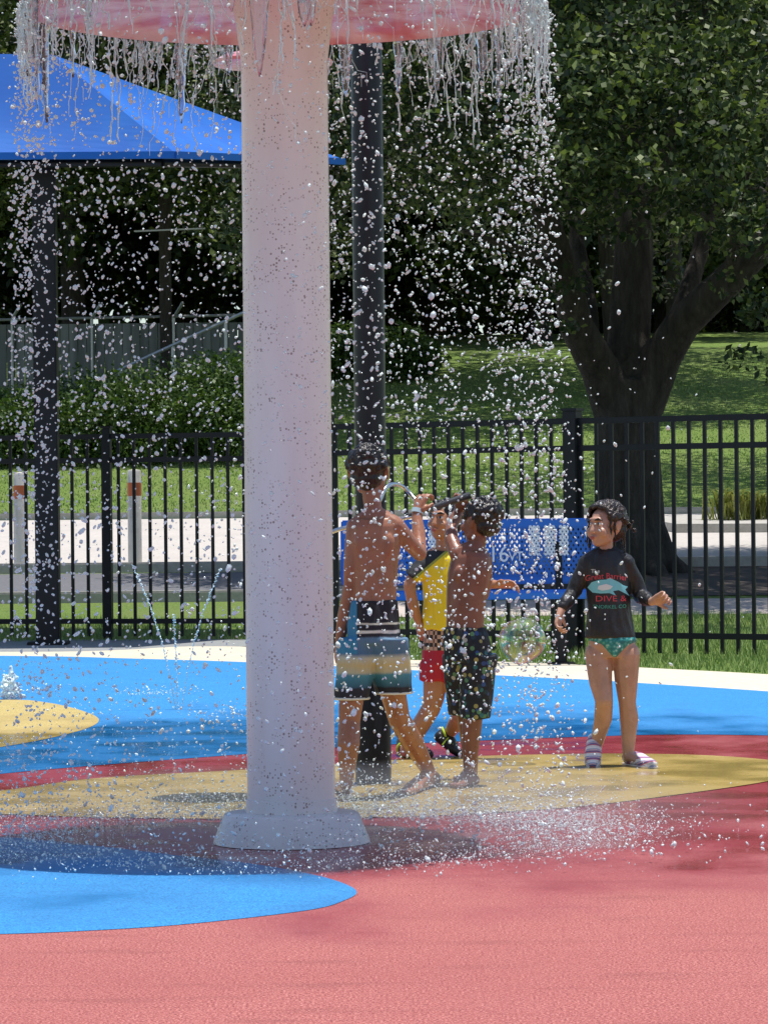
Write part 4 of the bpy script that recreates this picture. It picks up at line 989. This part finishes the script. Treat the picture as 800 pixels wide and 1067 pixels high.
# curly wet hair with bun and hanging locks
b_ = bmesh.new(); rd = random.Random(4)
hull(b_, E(T(0,-.036,.040),(.076,.074,.071))); hull(b_, E(T(0,-.055,-.01),(.062,.045,.06)))
for k in range(74):
    a = rd.uniform(-1.25, 1.25) ; lift = rd.uniform(0, .05); ph = rd.uniform(0,6); pts = []
    for i in range(9):
        q_ = i/8; th = .72 + 1.35*q_       # from brow over the crown to the nape
        x = .079*math.sin(a)*math.sin(min(PI, .55+th*.95))+.005*math.sin(ph+i*1.6); y = .012+.078*math.cos(th)-.02 - .02*q_; z = .036+.080*math.sin(th if th>0 else 0)*math.cos(a*.85)+.006*math.cos(ph+i*1.7)
        if abs(a) > .6: z -= .035*(abs(a)-.6)*1.5; y -= .03*(abs(a)-.6)
        pts.append(T(x*1.03,y,z))
    chain(b_, pts, [.006]*9)
for k in range(90): hull(b_, E(T(rd.gauss(0,.026),-.100+rd.gauss(0,.02),.022+rd.gauss(0,.028)),(rd.uniform(.007,.013),)*3))
for k in range(110):
    a = rd.uniform(0,2*PI); el = rd.uniform(-.5,1.4); x, y, z = .081*math.cos(el)*math.cos(a), -.022+.088*math.cos(el)*math.sin(a), .034+.077*math.sin(el)
    if y > -.01: continue
    hull(b_, E(T(x,y,z),(rd.uniform(.007,.013),)*3))
for sx, y0, L in ((.066,.035,.12),(.070,.018,.14),(.074,.004,.15),(-.060,.035,.08),(.05,-.07,.17),(-.05,-.07,.17),(.02,-.09,.18),(-.02,-.09,.17),(.062,-.05,.17),(.035,-.085,.19),(-.062,.01,.10)):
    pts = [T(sx*(1+.02*i)+.005*math.sin(i*1.5), y0+.006*math.cos(i*1.7), .045-L*i/8) for i in range(9)]
    chain(b_, pts, [.008,.008,.007,.006,.006,.006,.005,.005,.004])
remeshed('hair', b_, .0042, M['hair_girl'], r4, 1)
m = mat('black_rash_top', (.012,.012,.014), .5); t = NT(m); t.bump(t.noise(1,4,t.scaled((22,22,12))), .8, .02); t.base(t.mix(t.noise(7,3), (.008,.008,.010), (.022,.022,.026))); M['top'] = m
bm = bmesh.new()
hull(bm, RG(635,664,.112,.086), RG(635,650,.103,.081), RG(634,630,.095,.077)); hull(bm, RG(634,632,.095,.077), RG(633,610,.099,.075), RG(632,590,.100,.070), RG(631,580,.078,.058), RG(631,574,.045,.045))
hull(bm, ell(J(611,587),.040), ell(J(631,577,.01),.044), ell(J(652,587),.040))
chain(bm, [J(611,589), J(603,604,.0), J(597,617,0), J(590,627,-.04), J(586,632,-.06)], [.038,.036,.033,.030,.024])
chain(bm, [J(652,589), J(661,605,.02), J(667,621,.02), J(673,624,-.05), J(676,626,-.08)], [.038,.036,.033,.030,.024])
top = remeshed('rash_top', bm, .005, M['top'], r4, 3, wr=.0045)
m = mat('teal_print', (.02,.25,.24), .5); t = NT(m); v = t.n('ShaderNodeTexVoronoi'); v.inputs['Scale'].default_value = 60; t.l(t.tc.outputs['Object'], v.inputs['Vector'])
t.base(t.ramp(v.outputs['Distance'], [(.2,(.35,.55,.5)),(.4,(.03,.32,.30)),(.7,(.012,.16,.17))])); M['teal'] = m
bm = bmesh.new(); hull(bm, RG(637,662,.100,.080), RG(638,667,.108,.086), ell(J(639,683,0),(.018,.083,.010))); hull(bm, RG(638,667,.108,.086), ell(J(638,674,.05),(.10,.05,.012)))
remeshed('swim_bottoms', bm, .005, M['teal'], r4, 2)
m = mat('striped_shoe', (.8,.75,.76), .5); t = NT(m); x,y,z = t.sep()
wv = t.math('FRACT', t.math('MULTIPLY', t.math('ADD', z, t.math('MULTIPLY', y, .4)), 26))
t.base(t.ramp(wv, [(0,(.75,.72,.74)),(.22,(.55,.13,.20)),(.36,(.12,.13,.30)),(.52,(.72,.45,.52)),(.66,(.35,.40,.58)),(.8,(.80,.78,.80))], 'CONSTANT')); M['stripe'] = m
M['sole'] = mat('white_sole', (.78,.74,.76), .5)
for an, he, to in ((J(621,779,.05), J(618,772,.09), J(617,799,-.05)), (J(654,788,.01), G(654,800)+Vector((0,0,.022)), G(681,804)+Vector((0,0,.022)))):
    so_, d_, u_, l_ = shoe(r4, an, he, to, .95, M['stripe'])
    bm = bmesh.new(); L = (to-he).length; hull(bm, *[[p+u_*h for p in [he-d_*.022+l_*.02, he-d_*.022-l_*.02, he+d_*L*.5+l_*.034, he+d_*L*.5-l_*.034, he+d_*L*.8+l_*.036, he+d_*L*.8-l_*.036, to+d_*.014+l_*.012, to+d_*.014-l_*.012]] for h in (-.014,.0)])
    from_bm('sole', bm, M['sole'], so_)
# printed words and shark on the top, laid on the cloth
bvh = BVHTree.FromPolygons([v.co + parent_world(r4) for v in top.data.vertices], [list(p.vertices) for p in top.data.polygons])
OFF = .0022
def onto(pt2, off=None):
    off = off or OFF
    x_, z_ = pt2; o_ = Vector((x_, D-1, z_)); h = bvh.ray_cast(o_, Vector((0,1,0)))
    return (h[0] + Vector((0,-off,0))) if h[0] else Vector((x_, D-.08, z_))
def print_mesh(name, me, mt):
    b_ = bmesh.new(); b_.from_mesh(me); bmesh.ops.triangulate(b_, faces=b_.faces)
    for _ in range(2): 
        es = [e for e in b_.edges if e.calc_length() > .012]
        if es: bmesh.ops.subdivide_edges(b_, edges=es, cuts=1); bmesh.ops.triangulate(b_, faces=b_.faces)
    for v in b_.verts: v.co = onto((v.co.x, v.co.y))
    return from_bm(name, b_, mt, top)
M['pr_red'] = mat('print_red', (.62,.06,.08), .5); M['pr_teal'] = mat('print_teal', (.20,.58,.66), .5); M['pr_white'] = mat('print_white', (.72,.76,.78), .5); M['pr_green'] = mat('print_green', (.05,.36,.28), .5)
def words(s, px, py, size, mt, arch=0, wid=None):
    me = text_mesh(s, size); c = J(px, py)
    xs = [v.co.x for v in me.vertices]; k = (wid/(max(xs)-min(xs))) if wid else 1; hw = (max(xs)-min(xs))*k/2
    for v in me.vertices:
        x_ = v.co.x*k; v.co = Vector((c.x + x_, c.z + v.co.y - arch*(x_/hw)**2, 0))
    o = print_mesh('print', me, mt)
    return o
words('The', 619, 595, .024, M['pr_white']); words('Great Barrier', 630.5, 600, .036, M['pr_red'], .012, .185)
words('DIVE &', 635, 623.5, .036, M['pr_red'], 0, .135); words('SNORKEL CO', 634, 632, .022, M['pr_green'], -.003, .145)
def poly2(pts, mt):
    me = bpy.data.meshes.new('print'); b_ = bmesh.new(); f = b_.faces.new([b_.verts.new((J(a,b).x, J(a,b).z, 0)) for a,b in pts]); b_.to_mesh(me); b_.free(); return print_mesh('print', me, mt)
poly2([(611,612),(615,606.5),(622,604),(630,603.5),(634,601.5),(638,603.8),(643,606),(648,609.5),(653,611),(650,614),(655,621),(649,617.5),(643,614.5),(637,615.5),(640,620),(633,617.5),(624,618),(616,617)], M['pr_teal'])
OFF = .0045
poly2([(622,610),(630,608),(637,610.5),(634,613.5),(626,615),(621,613.5)], M['pr_white'])

# ------------------------------------------------------------------ light, camera
w = bpy.data.worlds.new('World'); sc.world = w; w.use_nodes = True; nt = w.node_tree
sky = nt.nodes.new('ShaderNodeTexSky'); sky.sky_type = 'NISHITA'; sky.sun_disc = False
S = Vector((.09,.045,1)).normalized(); sky.sun_elevation = math.asin(S.z); sky.sun_rotation = math.atan2(S.x, S.y); sky.air_density = 1.0; sky.dust_density = .6
nt.links.new(sky.outputs[0], nt.nodes['Background'].inputs[0]); nt.nodes['Background'].inputs[1].default_value = .11
L = bpy.data.lights.new('sun', 'SUN'); L.energy = 4.2; L.angle = math.radians(.53); L.color = (1,.96,.9)
lo = bpy.data.objects.new('sun', L); COL.objects.link(lo); lo.rotation_euler = (-S).to_track_quat('-Z','Y').to_euler(); lo.location = (0,0,30)
cam = bpy.data.cameras.new('camera'); co = bpy.data.objects.new('camera', cam); COL.objects.link(co); sc.camera = co
cam.sensor_fit = 'VERTICAL'; cam.sensor_height = 36; cam.sensor_width = 27; cam.lens = F/1067*36; cam.shift_y = -(533.5-YH)/1067; cam.clip_end = 1000; cam.clip_start = .1
co.location = (0,0,HC); co.rotation_euler = (PI/2, 0, 0)
co.matrix_world = Matrix.Translation((0,0,HC)) @ Matrix.Rotation(PI/2,4,'X') @ Matrix.Rotation(-ROLL,4,'Z')
sc.view_settings.view_transform = 'Standard'; sc.view_settings.look = 'None'; sc.view_settings.exposure = .4; sc.view_settings.gamma = 1
sc.render.resolution_x = 767; sc.render.resolution_y = 1024
